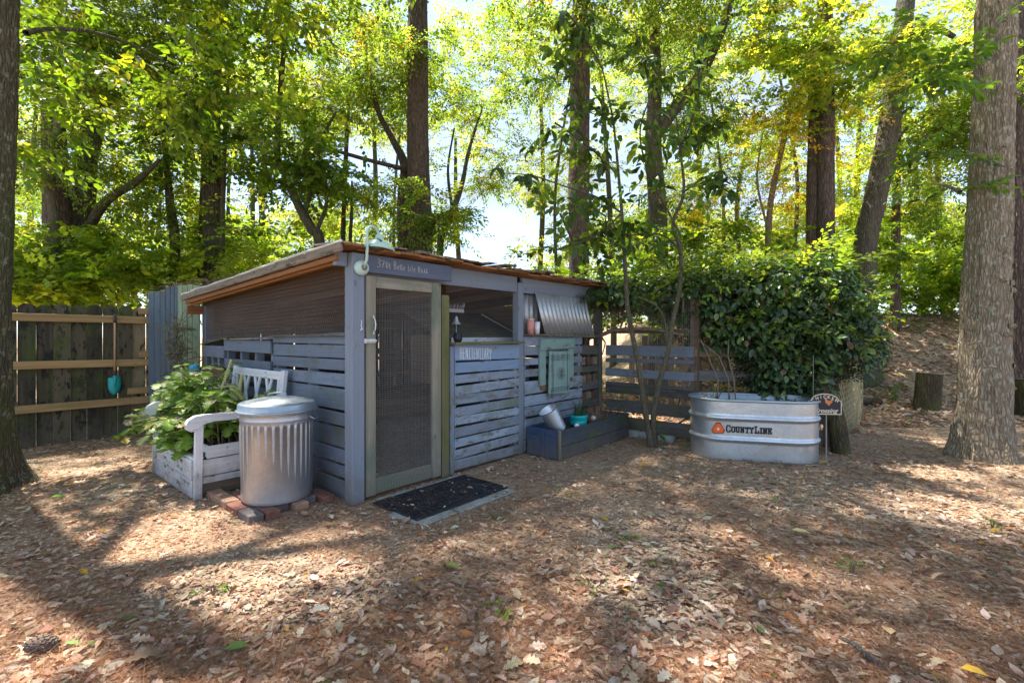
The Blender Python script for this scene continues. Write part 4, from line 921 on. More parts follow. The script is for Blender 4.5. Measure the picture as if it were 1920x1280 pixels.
o = dr.build('dry_grass', plain('dry_stem', (.3, .18, .1), .9, var=.4)); tag(o, 'dead brown stems standing in the right half of the blue planter', 'dry grass'); o['kind'] = 'stuff'

# ------------------------------------------------ stock tank
ta = rad(-15.5); tc_ = Vector((2.51, 5.02, 0))
tank = thing('stock_tank', 'oval galvanised stock tank planter with red triangle logo and black lettering', 'stock tank', tc_, ta)
HL = .305; RT = .300
def stad(a, r, z):
    k = r-RT; c, s = math.cos(a), math.sin(a); rr = RT+k
    x = rr*c; y = rr*s
    return x+(HL if c > 1e-9 else -HL if c < -1e-9 else 0), y
prof = [(0, .01), (.28, .01), (.292, .0)]
for z in np.linspace(.0, .58, 110):
    r = .296+.006*z/.6
    for zc, a_, w_ in ((.205, .017, .02), (.42, .017, .02)): r += a_*math.exp(-abs((z-zc)/w_)**2.6)
    prof.append((r, z))
tr = [(.308+.014*math.cos(a), .595+.014*math.sin(a)) for a in np.linspace(-2.2, 3.6, 16)]
m = MB(); m.lathe(prof, 144, None, stad); m.build('body', M['tank'], tank, True)
m = MB(); m.lathe([(.300, .578)]+tr+[(.290, .57), (.285, .4), (.284, .02)], 144, None, stad); m.build('rim', M['lid'], tank, True)
m = MB(); m.lathe([(.0, .50), (.15, .51), (.286, .5)], 60, None, stad); m.build('soil', M['soil'], tank)
yf = -(.3045)
seq = [('C', .062, 1), ('O', .05, 1), ('U', .05, 1), ('Nb', .05, 1), ('Tb', .05, 1), ('Yb', .05, 1), ('L', .062, 1), ('Ib', .05, 1), ('Nb', .05, 1), ('Eb', .05, 1)]
mb, Lx = write(seq, lambda x, z, y: (-.29+x*1.02, yf-.002-y*.5, .285+z), .0115, .24, 0)
mb.build('lettering', M['black'], tank)
def tri(r, cut, n=3):
    pts = []
    for k in range(3):
        a = rad(90+120*k); 
        for s in (-1, 1): pts.append((r*math.cos(a)+cut*math.cos(a+s*rad(100)), r*math.sin(a)+cut*math.sin(a+s*rad(100))))
    return [(x, z) for x, z in pts]
cxl = -.37
m = MB(); m.prism([(cxl+x, .31+z) for x, z in tri(.066, .02)], .002, Matrix.Translation((0, yf-.002, 0))); lg = m.build('logo', M['maroon'], tank)
m = MB(); m.prism([(cxl+x, .31+z) for x, z in tri(.056, .018)], .002, Matrix.Translation((0, yf-.0035, 0))); m.build('triangle', M['orange'], lg)
m = MB(); m.prism([(cxl+(.021 if k % 2 == 0 else .007)*math.cos(rad(90+36*k)), .308+(.021 if k % 2 == 0 else .007)*math.sin(rad(90+36*k))) for k in range(10)], .002, Matrix.Translation((0, yf-.005, 0))); m.build('star', M['chalk'], lg)
# plants at the tank
def smallplant(name, label, loc, n, size, h, cols, wts, SP=SP_O, matn='leaf', spread=.1, cat='plant'):
    t = thing(name, label, cat, loc); m = MB(); pos = []
    for k in range(n):
        a = R.uniform(0, 6.28); q = Vector((math.cos(a)*R.uniform(0, spread), math.sin(a)*R.uniform(0, spread), h*R.uniform(.4, 1))); m.tube([(0, 0, -.02), q*.6+Vector((0, 0, .02)), q], [.003, .003, .0015], 4, False); pos.append(tuple(q))
    m.build('stems', M['vine'], t); V, Fc, c = foliage(np.array(pos), NR.uniform(.8, 1.2, len(pos))*size, cols, wts, SP, droop=.0); stuff(link('leaves', npmesh('leaves', V, Fc, c), M[matn], t)); return t
tw = Matrix.Translation(tc_) @ Matrix.Rotation(ta, 4, 'Z')
smallplant('yellow_leafed_plant', 'thin plant with yellowing leaves at the left end of the stock tank', tw @ Vector((-.36, .05, .5)), 10, .14, .24, [(.45, .3, .02), (.14, .2, .03), (.08, .14, .02)], [2, 2, 1], spread=.16)
m = MB(); R.seed(31)
for k in range(3):
    p = tw @ Vector((R.uniform(-.35, -.1), R.uniform(-.1, .15), .5)); q = Vector((p.x+R.gauss(0, .1), p.y+R.uniform(.1, .35), 1.2)); m.tube([p, p.lerp(q, .4)+Vector((R.gauss(0, .06), -.05, 0)), p.lerp(q, .75)+Vector((R.gauss(0, .06), 0, 0)), q], [.008, .007, .006, .005], 6)
tag(m.build('bare_vine', M['vine'], smooth=True), 'bare brown twisting vine stems rising out of the stock tank soil', 'vine stems')

# sign on a stake, behind the right end of the tank
sg = thing('yard_sign', 'arched navy yard sign with cream border, hen and the word CHICKEN', 'sign', P(1546, 870, 4.72)*1.0, rad(-6)); sg.location.z = 0
sw, s0, s1 = .155, .47, .60
def arch(w, z0, z1, rise, n=12): return [(-w, z0), (w, z0), (w, z1)]+[(w*.82*math.cos(a), z1+.012+rise*math.sin(a)) for a in np.linspace(.05, math.pi-.05, n)]+[(-w, z1)]
m = MB(); m.prism(arch(sw, s0, s1, .065), .008); m.build('board', M['sign_black'], sg)
m = MB(); o_ = arch(sw, s0, s1, .065); i_ = arch(sw-.008, s0+.008, s1-.002, .058); n = len(o_)
m.add([(x, -.006, z) for x, z in o_]+[(x, -.006, z) for x, z in i_], [(k, (k+1) % n, (k+1) % n+n, k+n) for k in range(n)]); m.build('border', M['sign_cream'], sg)
def text(body, size, parent, loc, mat, shear=0, rot=0, off=.0):
    c = bpy.data.curves.new('lettering', 'FONT'); c.body = body; c.size = size; c.extrude = .0008; c.align_x = 'CENTER'; c.shear = shear; c.offset = off
    o = bpy.data.objects.new('lettering', c); COL.objects.link(o); c.materials.append(M[mat]); o.parent = parent; o.location = loc; o.rotation_euler = (rad(90), rot, 0); me = bpy.data.meshes.new_from_object(o); me.materials.clear() if 0 else None; o2 = link('lettering', me, None, parent); o2.matrix_basis = Matrix.Translation(loc) @ o.rotation_euler.to_matrix().to_4x4(); bpy.data.objects.remove(o); return o2
for k, ch in enumerate('CHICKEN'):
    a = (k-3)/3; text(ch, .042, sg, (a*.105, -.0065, s1+.045-.035*a*a-.014), 'sign_cream', rot=a*.35, off=.001)
text('Crossing', .062, sg, (0, -.0065, s0+.018), 'sign_cream', .4, off=.0012)
m = MB(); hen = [(-.03, .0), (-.012, -.012), (.0, -.028), (.008, -.028), (.012, -.012), (.03, .0), (.036, .02), (.03, .04), (.022, .03), (.008, .02), (-.01, .026), (-.02, .045), (-.028, .048), (-.034, .04), (-.042, .036), (-.034, .032)]
m.prism([(x+.035, z+.585) for x, z in hen], .002, Matrix.Translation((0, -.006, 0))); m.build('hen_emblem', M['hen'], sg)
m = MB(); m.tube([(.02, .008, 0), (.02, .008, .5)], .006, 6); m.tube([(-.1, .01, .0), (-.1, .01, 1.05)], .0022, 6); m.build('stake', M['wire'], sg)

# ------------------------------------------------ logs, stumps
def stump(loc, r, h, label, lean=(0, 0), mat='log'):
    t = thing('log_post', label, 'log', loc); z0 = -.08
    V, Fc = trunkmesh([(0, 0, z0), (lean[0]*.5, 0, h*.5), (lean[0], lean[1], h)], [r*1.06, r, r*.98], 32, 30, .006, 0, .05, R.random()*9); link('bark', npmesh('bark', V, Fc, smooth=True), M[mat], t)
    m = MB(); m.lathe([(0, h+.003), (r*.97, h-.002)], 24, Matrix.Translation((lean[0], lean[1], 0))); m.build('cut_face', M['roof_old'], t)
g1 = P(1736, 762, 1); d1 = 7.9; stump((6.78, 7.85, float(gz(6.78, 7.85))), .175, .60, 'mossy upright log post left of the big right tree', (.05, 0))
stump((8.15, 7.55, float(gz(8.15, 7.55))), .17, .58, 'upright log post half cut off by the right edge of the photo')
stump((3.52, 5.12, 0), .085, .62, 'crooked brown trunk stub between yard sign and lattice', (-.12, .05))
V, Fc = trunkmesh([(5.75, 8.5, .05), (6.1, 8.45, .08), (6.5, 8.5, .06)], [.07, .075, .07], 16, 20, .006); tag(link('fallen_log', npmesh('fallen_log', V, Fc, smooth=True), M['log']), 'thin mossy log lying on the slope left of the mossy log post', 'log')

# ------------------------------------------------ trees
SUN_PATCH = [(-2.45, 3.2, .75, .36), (-1.75, 3.05, .5, .25), (-2.1, 2.45, .65, .25), (-1.9, 1.85, .5, .2), (-3.9, 4.1, .6, .3), (1.55, 4.15, .35, .14), (2.2, 4.05, .4, .14), (3.3, 3.6, .55, .25), (3.3, 3.1, .5, .16), (.85, 1.75, .3, .16), (-.9, 2.7, .2, .1),  # spots kept clear of overhead leaves so the sun reaches them
         (7.2, 8.2, 1.6, .7), (6.5, 10.5, .8, .6), (-2.9, 4.3, .5, .5), (0.6, 2.6, .15, .1), (2.3, 2.4, .3, .1), (1.0, 7.1, 1.5, .7), (2.7, 6.2, 1.3, .5), (4.2, 4.6, .8, .9), (-3.0, 1.7, .4, .15)]
def sunlit(p):
    g = p[:, :2]-np.outer(p[:, 2], [SUN.x/SUN.z, SUN.y/SUN.z]); k = np.zeros(len(p), bool)
    for x, y, a, b in SUN_PATCH: k |= ((g[:, 0]-x)/(a+.12))**2+((g[:, 1]-y)/(b+.12))**2 < 1
    return k
# near left tree
lt = thing('oak_tree', 'thick mossy tree trunk at the left edge in front of the fence', 'tree', (-4.31, 3.85, 0))
V, Fc = trunkmesh([(0, 0, -.1), (-.0, 0, .5), (.02, 0, 1.6), (.08, .0, 3.2), (.15, .02, 5.2), (.3, .1, 8)], [.225, .205, .19, .185, .175, .14], 96, 420, .014, 1.0, .05, 2., 10, 2.2); link('trunk', npmesh('trunk', V, Fc, smooth=True), M['bark_left'], lt)
# near right tree
rt = thing('oak_tree', 'big pale flaking-bark tree standing at the right side of the yard', 'tree', (4.78, 4.86, 0))
V, Fc = trunkmesh([(-.0, 0, -.1), (-.0, 0, .5), (.02, 0, 1.6), (.08, .0, 3.0), (.15, .02, 5.0), (.3, .1, 9)], [.205, .195, .182, .168, .15, .12], 120, 520, .022, .48, .06, 5., 9, 2.4); link('trunk', npmesh('trunk', V, Fc, smooth=True), M['bark_near'], rt)
m = MB(); R.seed(44)
for k in range(26):   # broken bark flakes and knots
    z = R.uniform(.7, 4.4); a = R.uniform(3.4, 6.0); r_ = .198-.009*z; c = Vector((.0+.027*z, 0, z)); p = c+Vector((math.cos(a)*r_, math.sin(a)*r_, 0)); n = Vector((math.cos(a), math.sin(a), 0)); s = Vector((-n.y, n.x, 0)); w = R.uniform(.02, .06); d = R.uniform(.012, .04)
    m = MB(); m.add([p+s*w, p-s*w, p-s*w*.5+n*d+Vector((0, 0, -.02)), p+s*w*.6+n*d+Vector((0, 0, -.03)), p+s*w-Vector((0, 0, .05)), p-s*w-Vector((0, 0, .05))], [(0, 1, 2, 3), (3, 2, 5, 4), (0, 3, 4), (1, 5, 2)]); m.build('bark_flake', M['bark_near'], rt)
def limbs(parent, L, mat, n=10):
    for pts, rs in L:
        V, Fc = trunkmesh([Vector(p)-parent.location for p in pts], rs, n, max(16, len(pts)*10), .004, 0, .08, R.random()*9); link('limb', npmesh('limb', V, Fc, smooth=True), mat, parent)
def crown(parent, pos, size, mat='leaf', name='crown', **k):
    V, Fc, c = foliage(pos, size, **k); V = V-np.array(parent.location); return link(name, npmesh(name, V, Fc, c), M[mat], parent)
limbs(lt, [([(-3.95, 3.85, 5.0), (-3, 4.6, 6.2), (-1.8, 5.5, 7.0)], [.09, .06, .03]), ([(-3.9, 3.9, 5.6), (-3.6, 5.5, 7.4), (-2.5, 7, 8.5)], [.08, .05, .03]), ([(-3.9, 3.85, 4.4), (-4.6, 4.8, 5.6), (-5.5, 6, 6.5)], [.08, .05, .03]),
           ([P(48, 62, 4.0), P(90, 55, 4.25), P(170, 60, 4.5), P(250, 85, 4.8), P(330, 130, 5.2)], [.022, .018, .015, .012, .006])], M['bark_left'])
limbs(rt, [([(5.05, 4.9, 5.5), (4.2, 5.6, 6.9), (2.8, 6.3, 7.6)], [.1, .06, .03]), ([(5.05, 4.9, 6), (5.6, 6.5, 7.5), (5.2, 8.2, 8.6)], [.09, .06, .03]), ([(5.0, 4.8, 5), (5.9, 4.4, 6.4), (7.2, 4.6, 7.4)], [.09, .06, .03]), ([(5.05, 4.9, 6.5), (3.2, 4.6, 7.8), (1.5, 4.9, 8.4)], [.09, .05, .03]),
           ([P(1800, 360, 4.9), P(1760, 345, 5.2), P(1700, 350, 5.5)], [.02, .012, .006])], M['bark_near'])
def canopy(x0, x1, y0, y1, z0, z1, n):  # leaf cover above the frame, added to shade the yard around sun patches
    p = NR.uniform((x0, y0, z0), (x1, y1, z1), (n, 3)); k = vn(p[:, 0]*.9+9, p[:, 1]*.9, p[:, 2]*.6) > .24; p = p[k]
    g = p[:, :2]-np.outer(p[:, 2], [SUN.x/SUN.z, SUN.y/SUN.z]); p = p[(g[:, 0] > -6.5) & (g[:, 0] < 7) & (g[:, 1] > -.6) & (g[:, 1] < 7.6)]
    p = p[~sunlit(p)]; vis = p[:, 2]-.5 < H+.70*p[:, 1]
    return p[~(vis & (p[:, 1] < 8.0))]
p = canopy(-10, -1.2, 1.5, 10.5, 6.4, 9.4, 5200); crown(lt, p, NR.uniform(.55, .9, len(p)))
p = canopy(-1.2, 6.0, 1.5, 10.5, 6.4, 9.6, 5200); crown(rt, p, NR.uniform(.55, .9, len(p)))

YG = [(.18, .24, .04), (.26, .29, .05), (.11, .18, .035), (.36, .35, .06), (.08, .13, .03)]
def tree(name, label, base, path, mat, limb=(), blobs=(), n=20, rows=70, cols=GREENS, wts=GW, lsize=(.45, .8), SP=SP_Q, lm='leaf_bg', group=None, bark=.014, flare=.35, kk=.33):
    """path: (px, py, depth, radius)"""
    pts = [P(a, b, d) for a, b, d, r in path]; rs = [q[3] for q in path]; b0 = pts[0].copy(); b0.z = float(gz(b0.x, b0.y))
    t = thing(name, label, 'tree', b0, 0, group)
    if pts[0].z > b0.z+.05: pts = [Vector((pts[0].x, pts[0].y, b0.z-.1))]+pts; rs = [rs[0]*1.12]+rs
    V, Fc = trunkmesh([p-b0 for p in pts], rs, n, rows, bark, flare, .06, R.random()*20); link('trunk', npmesh('trunk', V, Fc, smooth=True), M[mat], t)
    for L in limb:
        V, Fc = trunkmesh([P(a, b, d)-b0 for a, b, d, r in L], [q[3] for q in L], 10, 12*len(L), .006, 0, .1, R.random()*9); link('limb', npmesh('limb', V, Fc, smooth=True), M[mat], t)
    if blobs:
        A, S_ = [], []
        for (a, b, d, rx, rz_, m_) in blobs:
            c = P(a, b, d); q, _ = blob_points(c, (rx, max(.8, rx*.8), rz_), m_, k=kk); g = gz(q[:, 0], q[:, 1]); q = q[q[:, 2] > g+.25]; q = q[:int(len(q)*1.0)]; A.append(q); S_.append(NR.uniform(*lsize, len(q)))
        crown(t, np.concatenate(A), np.concatenate(S_), lm, cols=cols, wts=wts, SP=SP)
    return t
tree('hardwood_tree', 'dark trunk rising behind the fence just right of the left oak', 0, [(112, 570, 8.6, .21), (108, 400, 8.7, .2), (100, 230, 8.9, .17), (95, -60, 9.2, .13)], 'bark_pine', (), [(110, 200, 9, 1.9, 1.5, 300), (60, 380, 9.4, 1.2, 1.1, 150), (200, 60, 8.6, 1.6, 1.0, 240)])
tree('slender_tree', 'slim pale crooked trunk in front of the dark trunk behind the fence', 0, [(98, 565, 7.9, .065), (104, 450, 7.9, .06), (92, 330, 7.9, .055), (108, 220, 7.9, .05), (80, 60, 8, .03)], 'sapling', (), [(150, 330, 8, .9, .8, 130)], 12)
tree('hardwood_tree', 'leaning grey trunk with a forking branch to the right behind the fence', 0, [(152, 568, 9.0, .2), (156, 420, 9.1, .18), (162, 300, 9.2, .17), (182, 190, 9.3, .18), (170, 40, 9.5, .14), (165, -80, 9.7, .12)], 'bark_grey', ([(155, 450, 9.05, .09), (185, 395, 8.9, .08), (215, 365, 8.8, .07), (250, 345, 8.7, .06), (300, 300, 8.6, .03)],), [(280, 230, 9.2, 1.9, 1.3, 280), (330, 60, 9.5, 1.6, 1.1, 240)], cols=YG, wts=[30, 14, 30, 3, 20])
tree('slender_tree', 'thin curved trunk between the fence and the stout double trunk', 0, [(328, 530, 9.2, .085), (327, 440, 9.2, .08), (318, 370, 9.2, .07), (312, 300, 9.2, .05), (300, 200, 9.2, .03)], 'bark_grey', (), [(310, 400, 10, 1.6, .9, 200)], 12)
tree('hardwood_tree', 'stout double trunk rising behind the low end of the coop roof', 0, [(402, 530, 9.6, .19), (400, 380, 9.6, .185), (395, 250, 9.7, .17), (400, 100, 9.8, .15), (405, -60, 10, .13)], 'bark_grey', ([(381, 530, 9.8, .11), (384, 400, 9.8, .1), (388, 290, 9.7, .09)], [(415, 470, 9.3, .045), (419, 350, 9.3, .04), (424, 220, 9.3, .035), (430, 120, 9.3, .02)]), [(420, 200, 8.8, 2.0, 1.5, 400), (560, 300, 9.2, 1.3, .6, 200), (480, 60, 9.2, 1.6, 1.1, 260), (450, 430, 10.5, 1.6, .8, 160)], cols=GREENS, SP=SP_M, lsize=(.4, .7), wts=[30, 22, 8, 4, 26, 0])
tree('hardwood_tree', 'leaning dark trunk forking above the coop roof peak', 0, [(600, 470, 9.2, .10), (585, 430, 9.2, .09), (560, 385, 9.2, .08), (536, 330, 9.3, .07), (520, 280, 9.4, .06), (530, 120, 9.6, .045), (545, -40, 9.8, .05)], 'bark_grey', ([(570, 405, 9.2, .05), (590, 330, 9.2, .04), (605, 260, 9.2, .035), (630, 210, 9.3, .02)], [(590, 440, 9.2, .045), (612, 380, 9.3, .035), (606, 300, 9.3, .02)]), [(620, 180, 10.5, 1.7, 1.2, 330), (660, 380, 11, 1.4, .7, 200)])
tree('slender_tree', 'left one of two straight thin stems above the coop roof peak', 0, [(643, 460, 10.5, .05), (648, 300, 10.5, .045), (655, 150, 10.5, .03)], 'bark_grey', (), (), 10)
tree('slender_tree', 'shorter right one of two thin stems next to the gooseneck lamp', 0, [(657, 460, 10, .04), (659, 410, 10, .035), (660, 340, 10, .02)], 'bark_grey', (), (), 10)
tree('pine_tree', 'tall straight dark pine trunk in the middle rising behind the coop door', 0, [(788, 475, 9.6, .24), (784, 300, 9.6, .215), (783, 120, 9.7, .205), (784, -80, 9.9, .19)], 'bark_pine', ([(757, 475, 9.9, .13), (755, 380, 9.9, .11), (758, 310, 9.9, .085), (735, 260, 10, .06), (708, 205, 10.1, .05), (690, 120, 10.2, .03)], [(772, 320, 9.8, .05), (690, 300, 9.6, .04), (600, 275, 9.3, .03), (540, 268, 9.0, .015)]), [(800, 90, 10.5, 1.6, 1.2, 230), (720, 140, 10.5, 1.3, 1.2, 240), (790, 390, 8.8, .5, .5, 110)], rows=110)
tree('hardwood_tree', 'forked grey-green tree with open crown right of the middle pine', 0, [(825, 470, 11, .08), (843, 410, 11, .07), (865, 350, 11, .055), (880, 280, 11.2, .035), (905, 200, 11.4, .02)], 'bark_grey', ([(850, 400, 11, .04), (840, 320, 11, .03), (852, 240, 11, .015)],), [(850, 420, 11.5, .9, .6, 120), (900, 210, 12, 1.3, 1.0, 200), (960, 330, 12, 1.2, .5, 90)])
tree('pine_tree', 'straight reddish pine trunk behind the right half of the coop roof', 0, [(1086, 515, 9.3, .20), (1086, 350, 9.3, .195), (1088, 150, 9.4, .185), (1092, -80, 9.6, .17)], 'bark_pine', ([(1078, 460, 9.2, .03), (1050, 400, 9.2, .02)],), [(1040, 60, 11, 1.7, 1.2, 260), (960, 120, 11.5, 1.2, .9, 150)], rows=110)
tree('hardwood_tree', 'greenish trunk with a long arching limb reaching to the top edge', 0, [(1235, 495, 10.2, .19), (1232, 380, 10.2, .185), (1225, 270, 10.2, .17), (1228, 150, 10.3, .13), (1225, -40, 10.4, .1)], 'bark_grey', ([(1228, 260, 10.2, .12), (1265, 205, 10.1, .12), (1300, 160, 10, .115), (1330, 110, 9.9, .10), (1355, 50, 9.8, .085), (1375, -20, 9.7, .07)], [(1365, 30, 9.8, .03), (1420, 20, 9.7, .035), (1480, 0, 9.6, .03)]), [(1290, 60, 10.8, 1.8, 1.1, 360), (1340, 260, 11.5, 1.9, 1.0, 320), (1250, 420, 11, 1.5, .8, 200)])
tree('pine_tree', 'pair of fused pine trunks rising right behind the vine-covered pen', 0, [(1549, 470, 9.4, .15), (1549, 300, 9.4, .145), (1548, 120, 9.5, .135), (1545, -80, 9.7, .12)], 'bark_pine', ([(1526, 480, 9.6, .14), (1527, 330, 9.6, .135), (1530, 200, 9.6, .12), (1535, 60, 9.7, .1)],), [(1560, 130, 8.8, 1.6, 1.1, 420), (1480, 40, 9.5, 1.4, .9, 260)], cols=YG, wts=[30, 20, 26, 5, 16], SP=SP_M, lsize=(.35, .6))
tree('hardwood_tree', 'dark trunk leaning right behind the top right corner of the vines', 0, [(1622, 475, 9.6, .2), (1640, 380, 9.6, .19), (1660, 280, 9.6, .185), (1675, 180, 9.6, .18), (1692, 60, 9.6, .16), (1705, -60, 9.7, .14)], 'bark_grey', ([(1692, 80, 9.6, .08), (1740, 50, 9.4, .07), (1790, 70, 9.2, .04)], [(1655, 290, 9.7, .05), (1700, 240, 9.9, .03)]), [(1700, 300, 11, 1.9, 1.5, 420), (1760, 80, 10.5, 1.8, 1.2, 380)], cols=YG, wts=[34, 18, 28, 4, 16])
tree('hardwood_tree', 'brown trunk right behind the big right tree at the photo edge', 0, [(1912, 660, 8.8, .24), (1906, 400, 8.8, .21), (1908, 150, 8.9, .19), (1912, -80, 9, .16)], 'bark_pine', ([(1905, 420, 8.8, .03), (1880, 330, 8.6, .02)],), [(1890, 250, 9.6, 1.5, 1.4, 330), (1800, 180, 9.8, 1.5, 1.4, 330)])
tree('slender_tree', 'slim brown trunk between the leaning trunk and the big right tree', 0, [(1679, 500, 11, .09), (1680, 400, 11, .08), (1684, 250, 11, .06), (1690, 120, 11, .04)], 'bark_pine', (), [(1730, 400, 11.5, 1.6, .9, 260)], 12)
tree('slender_tree', 'thin dark stem just right of the slim brown trunk', 0, [(1728, 520, 13, .07), (1722, 400, 13, .06), (1715, 280, 13, .04)], 'bark_grey', (), (), 10)
tree('vine_draped_tree', 'tree hung with yellow-orange autumn vines in front of the fused pines', 0, [(1440, 480, 10.2, .07), (1445, 380, 10.2, .06), (1470, 260, 10.2, .05), (1490, 160, 10.2, .03)], 'vine', ([(1440, 430, 10.2, .03), (1420, 340, 10.2, .02), (1430, 250, 10.2, .01)],), [(1480, 250, 10, 1.3, .9, 330), (1420, 380, 10.4, 1.5, .9, 260)], 10, cols=[(.42, .38, .04), (.42, .27, .05), (.26, .29, .03), (.16, .2, .03), (.3, .2, .1)], wts=[34, 8, 30, 20, 10], lsize=(.3, .55))
WL = ['thin trunk just right of the leaning forked trunk', 'thin trunk midway between leaning forked and thin curved trunks', 'thin trunk just left of the stout double trunk', 'thin trunk right of the stout double trunk', 'thin trunk just left of the forking trunk over the roof peak', 'thin trunk left of the middle pine',
 'thin trunk right of the middle pine', 'thin trunk left of the reddish pine', 'thin trunk between the reddish pine and the greenish trunk', 'thin trunk right of the greenish trunk', 'thin trunk left of the yellow vine-hung tree', 'thin trunk right of the fused pines', 'thin trunk midway between leaning trunk and big right tree', 'thin trunk right of the leaning dark trunk', 'thin trunk just right of the left oak', 'very thin pole-like trunk right of the stout double trunk', 'very thin pole-like trunk just left of the thin curved trunk', 'slim trunk left of the coop roof peak', 'very thin trunk just left of the middle pine', 'very thin trunk just left of the reddish pine', 'very thin trunk right of the arching limb tree', 'slim trunk left of the fused pines', 'slim trunk just left of the big right tree', 'distant straight trunk left of the leaning forked trunk, above the fence', 'distant straight trunk just right of the fused pines']
# deeper wood: thin trunks one can tell apart, and the leaf mass behind
R.seed(77)
for k, (px, d, r, top) in enumerate([(210, 16, .1, 180), (250, 14, .06, 250), (355, 17, .12, 150), (470, 15, .08, 200), (505, 18, .12, 120), (695, 17, .1, 150), (865, 18, .1, 260), (1010, 17, .1, 150), (1150, 15, .09, 120), (1310, 17, .12, 150), (1395, 15, .08, 200), (1600, 16, .1, 130), (1770, 16, .1, 160), (1735, 18, .09, 120), (60, 15, .08, 120), (440, 13, .05, 150), (290, 13, .045, 200), (560, 16, .07, 100), (740, 15, .05, 200), (1045, 14, .05, 150), (1355, 13, .05, 150), (1480, 14, .06, 120), (1825, 13, .06, 150), (225, 19, .1, 80), (1580, 19, .1, 100)]):
    y0 = 520; tree('woodland_trunk', WL[k]+', deep in the wood', 0, [(px, 560, d, r), (px+R.uniform(-15, 15), (560+top)/2, d, r*.85), (px+R.uniform(-30, 30), top, d, r*.5)], 'bark_grey', (), (), 10, 30, group='thin trunks deep in the wood', bark=.008)
def mass(name, label, specs, cols, wts, size, SP=SP_Q, cat='woodland', matn='leaf_bg', k=.3):
    A = []
    for (a, b, d, rx, rz_, n) in specs:
        q, _ = blob_points(P(a, b, d), (rx, rx*.7, rz_), int(n*1.15), k=k); A.append(q)
    q = np.concatenate(A); q = q[q[:, 2] > gz(q[:, 0], q[:, 1])+.1]
    V, Fc, c = foliage(q, NR.uniform(size[0], size[1], len(q)), cols=cols, wts=wts, SP=SP)
    o = link(name, npmesh(name, V, Fc, c), M[matn]); tag(o, label, cat); o['kind'] = 'stuff'; return o
LG = [(.18, .25, .06), (.24, .30, .08), (.31, .34, .09), (.13, .19, .05), (.36, .33, .1)]  # paler greens put haze and brightness of the far wood into leaf colour
mass('distant_woodland', 'sunlit mass of leaves deep in the wood behind all the trunks', [(80, 400, 15, 4, 2.6, 700), (300, 450, 16, 3.6, 1.9, 620), (520, 440, 15.5, 3.2, 1.5, 500), (700, 430, 17, 3, 1.2, 330), (860, 490, 19, 1.8, .7, 130), (1080, 470, 17, 2.4, 1.3, 300), (1200, 360, 16, 3.0, 2.2, 520), (1400, 400, 16, 3.6, 2.4, 700), (1620, 400, 16, 3.2, 2.2, 520), (1850, 420, 15, 3.4, 2.2, 520),
     (150, 180, 16, 3.6, 2.4, 480), (420, 180, 17, 3, 2.2, 330), (1180, 130, 17, 3.2, 1.8, 380), (1480, 180, 17, 4, 2.6, 520), (1800, 180, 17, 4, 2.4, 420), (640, 60, 17, 3, 1.3, 260), (930, 60, 16, 2.2, 1.0, 260), (900, 200, 17, 2.6, 1.4, 200), (700, 250, 17, 2.6, 1.6, 260), (560, 200, 16, 2.4, 1.6, 240), (1020, 330, 17, 1.8, 1.4, 160)], LG, [30, 30, 12, 24, 3], (.55, .95))
mass('far_woodland', 'pale farthest foliage filling the gaps low between the trunks', [(0, 470, 30, 9, 3.5, 500), (450, 480, 30, 9, 3.0, 500), (1300, 480, 30, 9, 3.4, 500), (1700, 450, 30, 9, 4, 500)], LG, [20, 30, 20, 20, 6], (1.1, 1.9))
mass('undergrowth', 'low bright green undergrowth behind the fence and the coop', [(120, 520, 8.2, 1.6, .5, 300), (250, 500, 8.6, 1.4, .7, 260), (50, 500, 7.8, 1.0, .6, 160), (480, 500, 9.5, 1.8, .6, 230), (350, 520, 10, 1.6, .6, 200)], [(.16, .24, .03), (.11, .18, .028), (.24, .30, .04)], [30, 20, 16], (.35, .6), SP_M, 'undergrowth')
mass('undergrowth', 'leafy thicket behind the coop and the vine-covered pen', [(620, 500, 12, 1.8, .9, 240), (800, 545, 12, 2.2, .8, 300), (1000, 560, 12, 2.2, .7, 300), (1200, 560, 12, 2.2, 1.0, 320), (1400, 560, 11, 2.0, 1.2, 320), (900, 560, 9.5, 2.5, .6, 300), (1150, 560, 9.5, 2.0, .7, 300), (650, 560, 9.5, 1.5, .6, 200)], [(.12, .2, .02), (.07, .13, .018), (.2, .26, .025)], [30, 20, 14], (.35, .6), SP_M, 'undergrowth')
mass('undergrowth', 'green understorey shrubs growing on the slope right of the vines', [(1680, 520, 12, 1.6, .6, 260), (1780, 540, 12, 1.6, .6, 240), (1750, 470, 12.5, 1.6, .9, 240), (1640, 450, 10.5, .9, .8, 160), (1880, 540, 10.5, 1.0, .8, 120), (1850, 480, 12, 1.4, 1.0, 160), (1300, 450, 9.5, 1.6, .5, 160)], [(.11, .19, .02), (.07, .13, .018), (.2, .26, .025)], [30, 20, 14], (.3, .55), SP_M, 'undergrowth')
